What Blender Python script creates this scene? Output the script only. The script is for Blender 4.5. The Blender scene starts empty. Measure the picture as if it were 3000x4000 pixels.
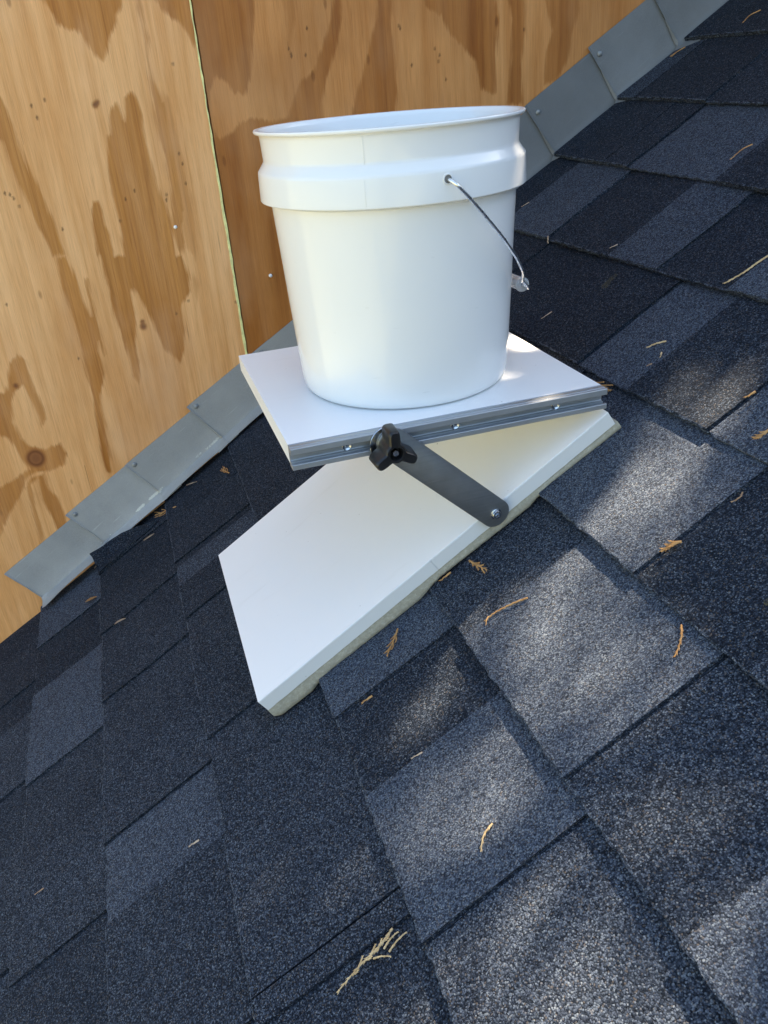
import bpy, bmesh, math, random, json
import numpy as np
from mathutils import Vector, Matrix
random.seed(7)
rad = math.radians
scene = bpy.context.scene
V = Vector

# ------------------------------------------------------------------ camera
cam_d = bpy.data.cameras.new("camera")
cam = bpy.data.objects.new("camera", cam_d)
scene.collection.objects.link(cam)
CAM = V((-0.098513, -0.656277, 0.285999))
Rw = [[0.9510171, -0.2997568, -0.0755796], [-0.2063651, -0.4335507, -0.8771814], [0.2301735, 0.8498115, -0.4741735]]
cam.matrix_world = Matrix.Translation(CAM) @ Matrix(((Rw[0][0], -Rw[1][0], -Rw[2][0]), (Rw[0][1], -Rw[1][1], -Rw[2][1]), (Rw[0][2], -Rw[1][2], -Rw[2][2]))).to_4x4()
cam_d.sensor_fit = 'VERTICAL'
cam_d.sensor_height = 36.0
cam_d.lens = 3213.564 / 4000 * 36.0
cam_d.clip_start = 0.01
cam_d.clip_end = 2000
scene.camera = cam

# ------------------------------------------------------------------ sky, sun, exposure
SUN = V((0.53725, 0.32552, 0.77808)).normalized()      # direction towards the sun
elev = math.asin(SUN.z)
world = bpy.data.worlds.new("World")
scene.world = world
world.use_nodes = True
wn_ = world.node_tree
wn_.nodes.clear()
wo = wn_.nodes.new('ShaderNodeOutputWorld')
wb = wn_.nodes.new('ShaderNodeBackground')
sky = wn_.nodes.new('ShaderNodeTexSky')
sky.sky_type = 'NISHITA'
sky.sun_disc = False
sky.sun_elevation = elev
sky.sun_rotation = math.atan2(SUN.x, SUN.y)
sky.air_density = 1.0
sky.dust_density = 2.5
sky.ozone_density = 1.0
wb.inputs[1].default_value = 0.082
wbal = wn_.nodes.new('ShaderNodeMix')           # white balance of the camera on the skylight
wbal.data_type = 'RGBA'; wbal.blend_type = 'MULTIPLY'
wbal.inputs[0].default_value = 1.0
wbal.inputs[7].default_value = (0.98, 1.0, 0.94, 1)
wn_.links.new(sky.outputs[0], wbal.inputs[6])
wn_.links.new(wbal.outputs[2], wb.inputs[0])
wn_.links.new(wb.outputs[0], wo.inputs[0])
sl = bpy.data.lights.new("sun", 'SUN')
sun = bpy.data.objects.new("sun", sl)
scene.collection.objects.link(sun)
sl.energy = 5.0
sl.angle = rad(0.53)
sl.color = (1.0, 0.83, 0.61)
sun.rotation_euler = SUN.to_track_quat('Z', 'Y').to_euler()
sun.location = (3, 1, 5)
scene.view_settings.view_transform = 'Standard'
scene.view_settings.look = 'None'
scene.view_settings.exposure = 2.72
scene.view_settings.gamma = 1.0
scene.render.film_transparent = False

# ------------------------------------------------------------------ frames of the place
UR = V((0.8376801, 0.0071047, 0.5461150))     # up the roof slope
CR = V((-0.0059516, 0.9999748, -0.0038801))   # across the slope, towards the wall
NR = V((-0.5461288, 0.0, 0.8377012))          # roof normal
RO = V((-0.0535334, -0.0016135, -0.2856429))
YW = 0.675
ROOF_M = Matrix((( UR.x, CR.x, NR.x, RO.x), (UR.y, CR.y, NR.y, RO.y), (UR.z, CR.z, NR.z, RO.z), (0, 0, 0, 1)))
WO = V((-0.0575509, 0.6733694, 0.0))          # wall origin (local x along the wall, y into the wall, z up)
WX = V((0.999964, 0.008481, 0.0))
WY = V((-0.008481, 0.999964, 0.0))
WALL_M = Matrix(((WX.x, WY.x, 0, WO.x), (WX.y, WY.y, 0, WO.y), (0, 0, 1, 0), (0, 0, 0, 1)))
def wbase(x): return -0.28826 + 0.6519 * x    # height of the roof plane along the wall

DATA = json.loads(r'''{"polys":{"top":[1,[[-0.0793,0.4232],[-0.0787,0.3961],[-0.0748,0.3877],[-0.0708,0.3791],[-0.0686,0.3692],[-0.0637,0.364],[-0.0537,0.3599],[-0.0486,0.3617],[-0.0423,0.3549],[-0.0368,0.3445],[-0.0338,0.337],[-0.0304,0.331],[-0.0254,0.3248],[-0.0195,0.3222],[-0.0144,0.3299],[-0.0091,0.3427],[-0.005,0.3497],[0.0017,0.3579],[0.0076,0.3661],[0.0094,0.3745],[0.0169,0.3826],[0.0203,0.3909],[0.0279,0.4182]]],"strandC":[0.75,[[0.0392,0.4038],[0.0376,0.3815],[0.0399,0.3613],[0.0402,0.3395],[0.0379,0.3204],[0.0346,0.2965],[0.0363,0.2718],[0.0329,0.2469],[0.0343,0.2196],[0.0387,0.1979],[0.0376,0.1747],[0.0376,0.1475],[0.0339,0.1237],[0.03,0.1083],[0.0298,0.0888],[0.03,0.0707],[0.0366,0.0563],[0.0427,0.069],[0.0441,0.096],[0.0527,0.1215],[0.0537,0.156],[0.0548,0.1897],[0.0541,0.2226],[0.0552,0.2545],[0.0459,0.2772],[0.0413,0.296],[0.0412,0.3201],[0.045,0.3465],[0.043,0.3683],[0.0426,0.3897],[0.044,0.4036]]],"topR":[0.9,[[0.0604,0.3972],[0.0683,0.3798],[0.0805,0.3661],[0.091,0.3597],[0.0999,0.3445],[0.107,0.3276],[0.1108,0.2814],[0.1177,0.2809],[0.1114,0.3423],[0.1094,0.3861],[0.1093,0.3947]]],"midR":[0.4,[[0.0494,0.2862],[0.0452,0.2395],[0.0478,0.1904],[0.047,0.1396],[0.0427,0.069],[0.0512,0.0543],[0.0548,0.0114],[0.0423,-0.0254],[0.0436,0.013],[0.0611,0.0667],[0.0653,0.12],[0.0622,0.1721],[0.0607,0.2381],[0.0582,0.27]]],"B":[1,[[0.0097,0.2824],[0.0129,0.2737],[0.0173,0.2546],[0.0156,0.2342],[0.0166,0.2099],[0.0192,0.18],[0.0214,0.1561],[0.0255,0.1316],[0.0291,0.1085],[0.028,0.089],[0.0256,0.0577],[0.0357,0.0565],[0.042,0.0277],[0.0396,0.0019],[0.0189,-0.0191],[0.0191,-0.0561],[0.0135,-0.0854],[0.0016,-0.1091],[-0.0196,-0.0799],[-0.0272,-0.0462],[-0.0315,-0.0211],[-0.0397,0.0064],[-0.0465,0.018],[-0.05,0.0126],[-0.05,-0.0087],[-0.0516,-0.0326],[-0.0593,-0.0633],[-0.0598,-0.0933],[-0.0677,-0.1305],[-0.0732,-0.1165],[-0.0732,-0.0834],[-0.0777,-0.0504],[-0.0793,-0.0258],[-0.082,0.0032],[-0.0809,0.038],[-0.0841,0.0724],[-0.0859,0.0726],[-0.0843,0.0943],[-0.0834,0.1203],[-0.0779,0.1402],[-0.0717,0.1479],[-0.0665,0.1482],[-0.0643,0.1352],[-0.0655,0.1147],[-0.0617,0.1003],[-0.0616,0.0693],[-0.0476,0.0675],[-0.0444,0.0981],[-0.0451,0.1191],[-0.0454,0.1415],[-0.0449,0.1667],[-0.0444,0.1915],[-0.0362,0.231],[-0.0306,0.2336],[-0.0277,0.2538],[-0.0213,0.2672],[-0.0145,0.2713],[-0.0121,0.2633],[-0.011,0.2492],[-0.0089,0.2474],[-0.0045,0.2596],[-0.0025,0.2764],[0.0039,0.279]]],"D":[1,[[-0.1642,0.2969],[-0.159,0.2877],[-0.1569,0.2726],[-0.1548,0.2573],[-0.1532,0.2341],[-0.1511,0.2119],[-0.1469,0.1908],[-0.1422,0.1773],[-0.1399,0.1606],[-0.1368,0.1403],[-0.1324,0.1177],[-0.1299,0.1001],[-0.1268,0.078],[-0.1469,0.0807],[-0.1543,0.1119],[-0.1609,0.1381],[-0.1649,0.1667],[-0.1696,0.1916],[-0.1727,0.2157],[-0.1734,0.236],[-0.179,0.2442]]],"D2":[1,[[-0.1436,0.0803],[-0.1289,0.0783],[-0.1241,0.0531],[-0.1209,0.0299],[-0.1187,0.0017],[-0.1154,-0.013],[-0.1138,0.008],[-0.115,0.0359],[-0.1124,0.0469],[-0.1069,0.0416],[-0.1068,0.0139],[-0.1065,-0.0239],[-0.1069,-0.0554],[-0.1068,-0.0752],[-0.1096,-0.0772],[-0.1136,-0.0543],[-0.1169,-0.0685],[-0.1157,-0.1038],[-0.1219,-0.1206],[-0.1294,-0.1373],[-0.134,-0.1627],[-0.133,-0.1896],[-0.1372,-0.2242],[-0.144,-0.2705],[-0.1512,-0.2689],[-0.1521,-0.2406],[-0.1494,-0.208],[-0.1462,-0.1736],[-0.1419,-0.135],[-0.1428,-0.099],[-0.1426,-0.0691],[-0.1412,-0.0352],[-0.1421,-0.0018],[-0.1456,0.0289],[-0.1454,0.0561]]],"E":[0.9,[[-0.2479,-0.0657],[-0.2335,-0.0536],[-0.2227,-0.0628],[-0.221,-0.0901],[-0.2208,-0.1152],[-0.2162,-0.1416],[-0.2191,-0.1619],[-0.229,-0.1731],[-0.2301,-0.1597],[-0.2324,-0.1334],[-0.236,-0.1124],[-0.2377,-0.102],[-0.251,-0.1096],[-0.2599,-0.1256],[-0.2665,-0.1577],[-0.2623,-0.1848],[-0.2525,-0.2002],[-0.2315,-0.21],[-0.2086,-0.2039],[-0.204,-0.224],[-0.2109,-0.2418],[-0.2266,-0.2467],[-0.2439,-0.2485],[-0.2603,-0.2476],[-0.2743,-0.2556],[-0.2838,-0.2731],[-0.3008,-0.2919],[-0.3157,-0.3113],[-0.3398,-0.3462],[-0.364,-0.3638],[-0.3318,-0.251],[-0.3157,-0.2602],[-0.2922,-0.2516],[-0.2701,-0.2399],[-0.265,-0.2383],[-0.2759,-0.2007],[-0.282,-0.1808],[-0.2993,-0.1694],[-0.2864,-0.108],[-0.2639,-0.1072]]],"F":[0.9,[[-0.2439,-0.2485],[-0.2462,-0.2761],[-0.2365,-0.2954],[-0.2334,-0.3223],[-0.2341,-0.3547],[-0.251,-0.3625],[-0.2541,-0.3261],[-0.2609,-0.2955],[-0.2598,-0.273],[-0.2586,-0.2592],[-0.2697,-0.2651],[-0.2714,-0.2988],[-0.2732,-0.3333],[-0.2757,-0.3714],[-0.2842,-0.3753],[-0.2809,-0.3255],[-0.2779,-0.2688],[-0.2692,-0.254]]],"R1":[0.95,[[0.1118,0.4002],[0.2022,0.3957],[0.1945,0.3595],[0.1843,0.3071],[0.1772,0.2841],[0.1666,0.2651],[0.1517,0.2703],[0.1448,0.2827],[0.1287,0.2917],[0.1166,0.2731],[0.1119,0.2336],[0.1191,0.1832],[0.1292,0.1036],[0.0876,0.1085],[0.0993,0.2745]]],"R1b":[0.85,[[0.1091,0.2175],[0.1239,0.212],[0.1439,0.2225],[0.1571,0.2336],[0.1735,0.2363],[0.2002,0.2298],[0.2284,0.2315],[0.1773,-0.3233],[0.028,-0.291]]],"R2":[0.85,[[0.3121,0.3902],[0.3257,0.3896],[0.3218,0.3521],[0.309,0.318],[0.2907,0.2796],[0.2776,0.248],[0.279,0.2187],[0.2227,0.2237],[0.2357,0.2514],[0.2531,0.2784],[0.273,0.2889],[0.2914,0.327],[0.3058,0.353]]],"R3":[0.85,[[0.3762,0.3871],[0.4019,0.3858],[0.3961,0.34],[0.3974,0.292],[0.3993,0.2506],[0.3919,0.2173],[0.3231,0.2233],[0.3363,0.2598],[0.3486,0.2874],[0.3612,0.3225],[0.373,0.3491]]],"R4":[0.9,[[0.4469,0.3835],[0.5597,0.3779],[0.5694,0.3377],[0.5638,0.297],[0.5631,0.2376],[0.5578,0.2337],[0.5368,0.244],[0.5273,0.2829],[0.5075,0.3049],[0.488,0.3224],[0.4742,0.3472],[0.4504,0.3602]]],"R5":[0.85,[[0.5799,0.3769],[0.6105,0.3754],[0.6135,0.3187],[0.6058,0.2773],[0.6115,0.2161],[0.579,0.2188],[0.5872,0.2787],[0.59,0.3365]]],"R6":[0.85,[[0.6415,0.3738],[0.7047,0.3707],[0.7059,0.3421],[0.6939,0.3053],[0.6869,0.2716],[0.6712,0.2467],[0.6439,0.24],[0.6483,0.2914],[0.6585,0.3159],[0.6472,0.3495]]],"R7":[0.6,[[0.2368,0.394],[0.2543,0.3931],[0.2517,0.3562],[0.2395,0.3149],[0.2406,0.3568]]]},"knots":[[-0.2508,-0.2224,0.0105],[-0.2479,-0.1004,0.004],[-0.0425,-0.0331,0.003],[-0.0428,-0.0403,0.0045],[-0.0393,0.2734,0.003],[-0.0427,0.2705,0.0035]],"specks":[[-0.1743,0.1528],[-0.1782,0.1638],[-0.1824,0.1693],[-0.1885,0.1717],[-0.1063,0.282],[-0.1253,0.2764],[-0.1217,0.2614],[-0.1246,0.1157],[-0.0293,0.1459],[-0.0429,0.1172],[-0.0143,0.1558],[0.0282,0.138],[0.0601,0.1576],[0.0604,0.1846],[0.0586,0.1985],[0.0297,0.1456],[0.0716,0.3122],[0.0325,-0.0116],[0.1049,-0.0244],[0.2404,0.3132],[0.2411,0.3099],[0.4072,0.3381],[0.4089,0.3348],[0.4239,0.2855],[0.462,0.3048],[0.4699,0.2958],[0.4674,0.2875],[0.4789,0.2624],[0.6107,0.3208],[0.268,0.3434],[0.262,0.3101],[-0.2278,0.0216],[-0.1481,-0.074],[0.011,-0.0285],[0.2386,0.3197]],"tw":[[[0.272,-0.105],[0.2608,-0.1006],[0.2486,-0.0956],[0.2386,-0.0944],[0.2291,-0.0945]],[[0.3458,-0.2332],[0.3398,-0.2418],[0.3319,-0.2479],[0.3247,-0.253]],[[0.1553,-0.0162],[0.1474,-0.0262],[0.1323,-0.0389]],[[0.396,-0.1732],[0.3899,-0.1704],[0.3786,-0.1685]],[[0.459,-0.1718],[0.454,-0.175],[0.4467,-0.1728]],[[0.1023,-0.0711],[0.09,-0.0707]],[[0.2531,-0.0111],[0.2558,-0.0242],[0.2605,-0.0392]],[[0.2316,-0.0073],[0.2179,-0.0084]],[[0.1433,-0.264],[0.1335,-0.2682],[0.1256,-0.2769]],[[0.1205,-0.1659],[0.1096,-0.1642]],[[0.0386,-0.277],[0.0245,-0.2826],[0.0065,-0.2845],[-0.0178,-0.2913]],[[-0.3283,0.0387],[-0.3401,0.0386]],[[-0.1198,-0.0629],[-0.1316,-0.0619]],[[-0.2471,0.5515],[-0.2708,0.5629]],[[-0.1868,0.4096],[-0.2073,0.4169]],[[-0.1172,0.5867],[-0.122,0.5771],[-0.1395,0.5921]],[[-0.2338,0.6501],[-0.2517,0.6507]],[[-0.0641,0.6042],[-0.088,0.6322],[-0.1115,0.6499]],[[0.0433,0.5742],[0.034,0.6053]],[[-0.0144,0.6272],[-0.0238,0.6265],[-0.0352,0.6442]],[[0.692,0.0487],[0.674,0.051],[0.6577,0.0538],[0.6375,0.0587]],[[0.5545,0.0542],[0.5466,0.0614],[0.5384,0.0671]],[[0.5405,0.0435],[0.5348,0.037]],[[0.5245,0.0384],[0.519,0.0402]],[[0.5302,0.2617],[0.515,0.2628]],[[0.6494,0.278],[0.6402,0.2828]],[[0.5428,-0.0936],[0.5328,-0.0921]],[[0.5169,-0.1419],[0.5023,-0.1413]],[[1.1122,0.5401],[1.0999,0.5485],[1.0845,0.5456]],[[1.0446,0.6404],[1.0312,0.6449],[1.0214,0.6501]],[[0.8395,0.2481],[0.8291,0.2531],[0.8103,0.2531]],[[0.4786,0.0999],[0.4787,0.0788],[0.4795,0.0571]],[[0.6819,0.5783],[0.6688,0.582]],[[0.6312,0.4324],[0.6242,0.4273]]],"sun":{"A":[1,[[0.4,-0.06],[0.46,-0.04],[0.473,-0.06],[0.481,-0.102],[0.487,-0.16],[0.467,-0.18],[0.432,-0.174],[0.37,-0.172],[0.353,-0.158],[0.355,-0.1]]],"A2":[1,[[0.506,0.008],[0.534,0.006],[0.557,-0.024],[0.586,-0.061],[0.523,-0.132],[0.492,-0.135],[0.493,-0.087],[0.495,-0.024]]],"A3":[0.5,[[0.49,0.122],[0.53,0.116],[0.526,0.052],[0.496,0.049],[0.485,0.073]]],"B":[0.85,[[0.209,-0.05],[0.294,-0.06],[0.349,-0.1],[0.35,-0.17],[0.35,-0.245],[0.33,-0.275],[0.273,-0.284],[0.206,-0.28],[0.206,-0.209],[0.206,-0.125]]],"C1":[0.8,[[0.128,-0.092],[0.181,-0.11],[0.186,-0.152],[0.14,-0.157],[0.114,-0.145]]],"C2":[0.95,[[0.075,-0.172],[0.15,-0.176],[0.203,-0.19],[0.203,-0.262],[0.15,-0.27],[0.1,-0.258],[0.07,-0.262],[0.064,-0.229]]],"C3":[0.8,[[-0.003,0.011],[0.059,-0.003],[0.048,-0.017],[0.013,-0.009]]],"Dd":[1,[[0.058,-0.309],[0.12,-0.309],[0.205,-0.312],[0.206,-0.47],[0.17,-0.48],[0.048,-0.385]]],"E":[1,[[0.209,-0.317],[0.279,-0.332],[0.326,-0.351],[0.301,-0.379],[0.27,-0.369],[0.24,-0.354],[0.208,-0.355]]],"E2":[1,[[0.203,-0.376],[0.236,-0.386],[0.262,-0.412],[0.245,-0.441],[0.218,-0.441],[0.194,-0.437]]],"F":[1,[[-0.059,-0.298],[-0.011,-0.3],[0.032,-0.338],[0.032,-0.364]]],"G":[0.5,[[-0.002,-0.195],[0.059,-0.203],[0.047,-0.245],[0.006,-0.25]]],"H":[1,[[0.351,0.176],[0.397,0.173],[0.446,0.113],[0.356,0.101],[0.291,0.105]]],"H2":[0.45,[[0.17,0.011],[0.271,0.034],[0.312,0.023],[0.217,-0.0]]],"K":[1,[[-0.118,-0.17700000000000002],[-0.057999999999999996,-0.17700000000000002],[-0.057999999999999996,-0.153],[-0.118,-0.153]]]}}''')

# ------------------------------------------------------------------ helpers
def link(o, parent=None):
    scene.collection.objects.link(o)
    if parent is not None:
        o.parent = parent
    return o

def thing(name, label, cat, M=None, group=None):
    o = bpy.data.objects.new(name, None)
    o.empty_display_size = 0.05
    link(o)
    if M is not None:
        o.matrix_world = M
    o['label'] = label
    o['category'] = cat
    if group: o['group'] = group
    return o

def meshobj(name, me, mat, parent=None, label=None):
    if mat is not None and not me.materials: me.materials.append(mat)
    o = bpy.data.objects.new(name, me)
    link(o, parent)
    if label: o['label'] = label
    return o

def from_bm(name, bm, mat, parent=None, smooth=False, label=None, angle=None):
    me = bpy.data.meshes.new(name)
    bm.normal_update()
    bm.to_mesh(me); bm.free()
    if smooth:
        for p in me.polygons: p.use_smooth = True
        if angle: me.set_sharp_from_angle(angle=rad(angle))
    return meshobj(name, me, mat, parent, label)

def box(bm, x0, x1, y0, y1, z0, z1, M=None):
    vs = [bm.verts.new(V(p) if M is None else M @ V(p)) for p in ((x0,y0,z0),(x1,y0,z0),(x1,y1,z0),(x0,y1,z0),(x0,y0,z1),(x1,y0,z1),(x1,y1,z1),(x0,y1,z1))]
    return [bm.faces.new([vs[i] for i in f]) for f in ((0,3,2,1),(4,5,6,7),(0,1,5,4),(1,2,6,5),(2,3,7,6),(3,0,4,7))]

def lathe(bm, prof, seg=64, M=None, close=False):
    rings = []
    for r, z in prof:
        if r < 1e-7:
            rings.append([bm.verts.new((M or Matrix()) @ V((0, 0, z)))]); continue
        rings.append([bm.verts.new((M or Matrix()) @ V((r * math.cos(2*math.pi*i/seg), r * math.sin(2*math.pi*i/seg), z))) for i in range(seg)])
    n = len(rings)
    for a in range(n if close else n - 1):
        A, B = rings[a], rings[(a+1) % n]
        for i in range(seg):
            j = (i + 1) % seg
            if len(A) == 1 and len(B) == 1: continue
            if len(A) == 1: bm.faces.new((A[0], B[j], B[i]))
            elif len(B) == 1: bm.faces.new((A[i], A[j], B[0]))
            else: bm.faces.new((A[i], A[j], B[j], B[i]))

def catmull(pts, n=8):
    P = [V(p) for p in pts]
    P = [P[0]*2 - P[1]] + P + [P[-1]*2 - P[-2]]
    out = []
    for i in range(1, len(P) - 2):
        for k in range(n):
            t = k / n
            a, b, c, d = P[i-1], P[i], P[i+1], P[i+2]
            out.append(0.5*((2*b) + (c-a)*t + (2*a-5*b+4*c-d)*t*t + (-a+3*b-3*c+d)*t**3))
    out.append(P[-2].copy())
    return out

def tube(bm, pts, r, seg=10, cap=True):
    pts = [V(p) for p in pts]
    n = len(pts)
    rr = r if callable(r) else (lambda t: r)
    T0 = (pts[1]-pts[0]).normalized()
    N = T0.orthogonal().normalized()
    rings = []
    for i, p in enumerate(pts):
        T = (pts[min(i+1, n-1)] - pts[max(i-1, 0)]).normalized()
        N = (N - T * N.dot(T)).normalized()
        B = T.cross(N)
        q = rr(i/(n-1))
        rings.append([bm.verts.new(p + (N*math.cos(2*math.pi*k/seg) + B*math.sin(2*math.pi*k/seg))*q) for k in range(seg)])
    for a in range(n-1):
        for k in range(seg):
            j = (k+1) % seg
            bm.faces.new((rings[a][k], rings[a][j], rings[a+1][j], rings[a+1][k]))
    if cap:
        bm.faces.new(rings[0][::-1]); bm.faces.new(rings[-1])

def prism(bm, poly, h0, h1, M=None):
    """poly: list of (x, y); extruded from z=h0 to h1 (matrix M applied)."""
    M = M or Matrix()
    a = [bm.verts.new(M @ V((x, y, h0))) for x, y in poly]
    b = [bm.verts.new(M @ V((x, y, h1))) for x, y in poly]
    n = len(poly)
    fs = [bm.faces.new(a[::-1]), bm.faces.new(b)]
    for i in range(n):
        j = (i+1) % n
        fs.append(bm.faces.new((a[i], a[j], b[j], b[i])))
    return fs

def bevel(bm, w, seg=2, angle=30):
    es = [e for e in bm.edges if len(e.link_faces) == 2 and e.calc_face_angle(0) > rad(angle)]
    bmesh.ops.bevel(bm, geom=es, offset=w, segments=seg, profile=0.5, affect='EDGES', clamp_overlap=True)

# ------------------------------------------------------------------ materials
class Mat:
    def __init__(s, name, **kw):
        s.m = bpy.data.materials.new(name); s.m.use_nodes = True
        s.t = s.m.node_tree; s.n = s.t.nodes
        s.b = s.n['Principled BSDF']
        for k, v in kw.items(): s.set(k, v)
    def set(s, k, v):
        k = {'color': 'Base Color', 'rough': 'Roughness', 'metal': 'Metallic', 'spec': 'Specular IOR Level', 'sss': 'Subsurface Weight'}.get(k, k)
        if isinstance(v, (tuple, list)) and len(v) == 3 and k == 'Base Color': v = (*v, 1)
        s.b.inputs[k].default_value = v
    def link(s, a, b):
        if isinstance(b, str):
            b = s.b.inputs[{'color': 'Base Color', 'rough': 'Roughness', 'metal': 'Metallic'}.get(b, b)]
        s.t.links.new(a, b); return a
    def node(s, ty, ins=None, **kw):
        nd = s.n.new('ShaderNode' + ty)
        for k, v in kw.items(): setattr(nd, k, v)
        for k, v in (ins or {}).items():
            if isinstance(v, bpy.types.NodeSocket): s.t.links.new(v, nd.inputs[k])
            else: nd.inputs[k].default_value = v
        return nd
    def coord(s, scale=(1, 1, 1), kind='Object'):
        tc = s.node('TexCoord')
        mp = s.node('Mapping', {'Vector': tc.outputs[kind], 'Scale': scale})
        return mp.outputs[0]
    def noise(s, vec, scale, detail=3, rough=0.5, dist=0.0, out='Fac'):
        return s.node('TexNoise', {'Vector': vec, 'Scale': scale, 'Detail': detail, 'Roughness': rough, 'Distortion': dist}).outputs[out]
    def math(s, op, a, b=0.0, c=0.0, clamp=False):
        nd = s.node('Math', operation=op, use_clamp=clamp)
        for i, v in enumerate((a, b, c)):
            if isinstance(v, bpy.types.NodeSocket): s.t.links.new(v, nd.inputs[i])
            else: nd.inputs[i].default_value = v
        return nd.outputs[0]
    def ramp(s, fac, stops, interp='LINEAR'):
        nd = s.node('ValToRGB', {'Fac': fac})
        cr = nd.color_ramp; cr.interpolation = interp
        while len(cr.elements) > 1: cr.elements.remove(cr.elements[-1])
        for i, (p, c) in enumerate(stops):
            e = cr.elements[0] if i == 0 else cr.elements.new(p)
            e.position = p
            if isinstance(c, (int, float)): c = (c, c, c)
            e.color = (*c, 1) if len(c) == 3 else c
        return nd.outputs[0]
    def mix(s, fac, a, b, mode='MIX'):
        nd = s.node('Mix', data_type='RGBA', blend_type=mode)
        for i, v in ((0, fac), (6, a), (7, b)):
            if isinstance(v, bpy.types.NodeSocket): s.t.links.new(v, nd.inputs[i])
            else:
                if i and len(v) == 3: v = (*v, 1)
                nd.inputs[i].default_value = v
        return nd.outputs[2]
    def maprange(s, v, a, b, c, d, smooth=False):
        nd = s.node('MapRange', {0: v, 1: a, 2: b, 3: c, 4: d}, interpolation_type='SMOOTHSTEP' if smooth else 'LINEAR')
        return nd.outputs[0]
    def attr(s, name):
        return s.node('Attribute', attribute_name=name).outputs['Fac']
    def bump(s, h, dist=0.001, strength=1.0, normal=None):
        ins = {'Height': h, 'Distance': dist, 'Strength': strength}
        if normal is not None: ins['Normal'] = normal
        o = s.node('Bump', ins).outputs[0]
        s.link(o, s.b.inputs['Normal'])
        return o

def mat_shingle():
    M = Mat('asphalt_shingle', rough=0.85, spec=0.12)
    c = M.coord()
    warp = M.node('TexNoise', {'Vector': c, 'Scale': 420.0, 'Detail': 1.0})
    cw = M.node('VectorMath', {0: c, 1: M.node('VectorMath', {0: warp.outputs['Color'], 'Scale': 0.0012}, operation='SCALE').outputs[0]}, operation='ADD').outputs[0]
    vo = M.node('TexVoronoi', {'Vector': cw, 'Scale': 860.0, 'Randomness': 1.0})
    sep = M.node('SeparateColor', {'Color': vo.outputs['Color']})
    r1, r2, r3 = sep.outputs[0], sep.outputs[1], sep.outputs[2]
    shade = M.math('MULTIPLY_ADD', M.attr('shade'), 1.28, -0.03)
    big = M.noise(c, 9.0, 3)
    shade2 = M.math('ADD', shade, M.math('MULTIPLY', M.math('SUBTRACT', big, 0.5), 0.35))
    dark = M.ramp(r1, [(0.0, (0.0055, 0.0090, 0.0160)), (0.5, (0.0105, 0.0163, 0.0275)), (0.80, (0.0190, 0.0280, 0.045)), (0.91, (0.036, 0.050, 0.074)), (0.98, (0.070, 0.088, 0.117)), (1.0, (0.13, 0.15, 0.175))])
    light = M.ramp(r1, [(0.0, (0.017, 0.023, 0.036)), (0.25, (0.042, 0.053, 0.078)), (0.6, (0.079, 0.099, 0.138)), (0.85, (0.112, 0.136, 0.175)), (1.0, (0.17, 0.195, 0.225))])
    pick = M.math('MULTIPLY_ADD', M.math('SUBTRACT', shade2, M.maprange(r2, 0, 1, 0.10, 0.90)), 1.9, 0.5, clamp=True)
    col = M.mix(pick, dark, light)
    # faint warm granules and lichen specks
    warm = M.math('GREATER_THAN', r3, 0.93)
    col = M.mix(M.math('MULTIPLY', warm, 0.35), col, (0.16, 0.13, 0.10))
    lich = M.math('MULTIPLY', M.math('GREATER_THAN', M.noise(c, 14.0, 2), 0.76), M.math('GREATER_THAN', r2, 0.35))
    col = M.mix(M.math('MULTIPLY', lich, 0.45), col, (0.15, 0.125, 0.05))
    # crevices between granules show the bitumen
    edge = M.ramp(vo.outputs['Distance'], [(0.0, 1.0), (0.45, 0.9), (0.8, 0.35)])
    col = M.mix(1.0, col, edge, 'MULTIPLY')
    M.link(col, 'color')
    h = M.ramp(vo.outputs['Distance'], [(0.0, 1.0), (0.5, 0.7), (0.9, 0.0)])
    hh = M.math('ADD', M.math('MULTIPLY', h, 0.7), M.math('MULTIPLY', r2, 0.6))
    n1 = M.node('Bump', {'Height': M.noise(c, 60.0, 3), 'Distance': 0.0012, 'Strength': 0.6}).outputs[0]
    M.bump(hh, 0.0009, 0.6, n1)
    return M.m

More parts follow.
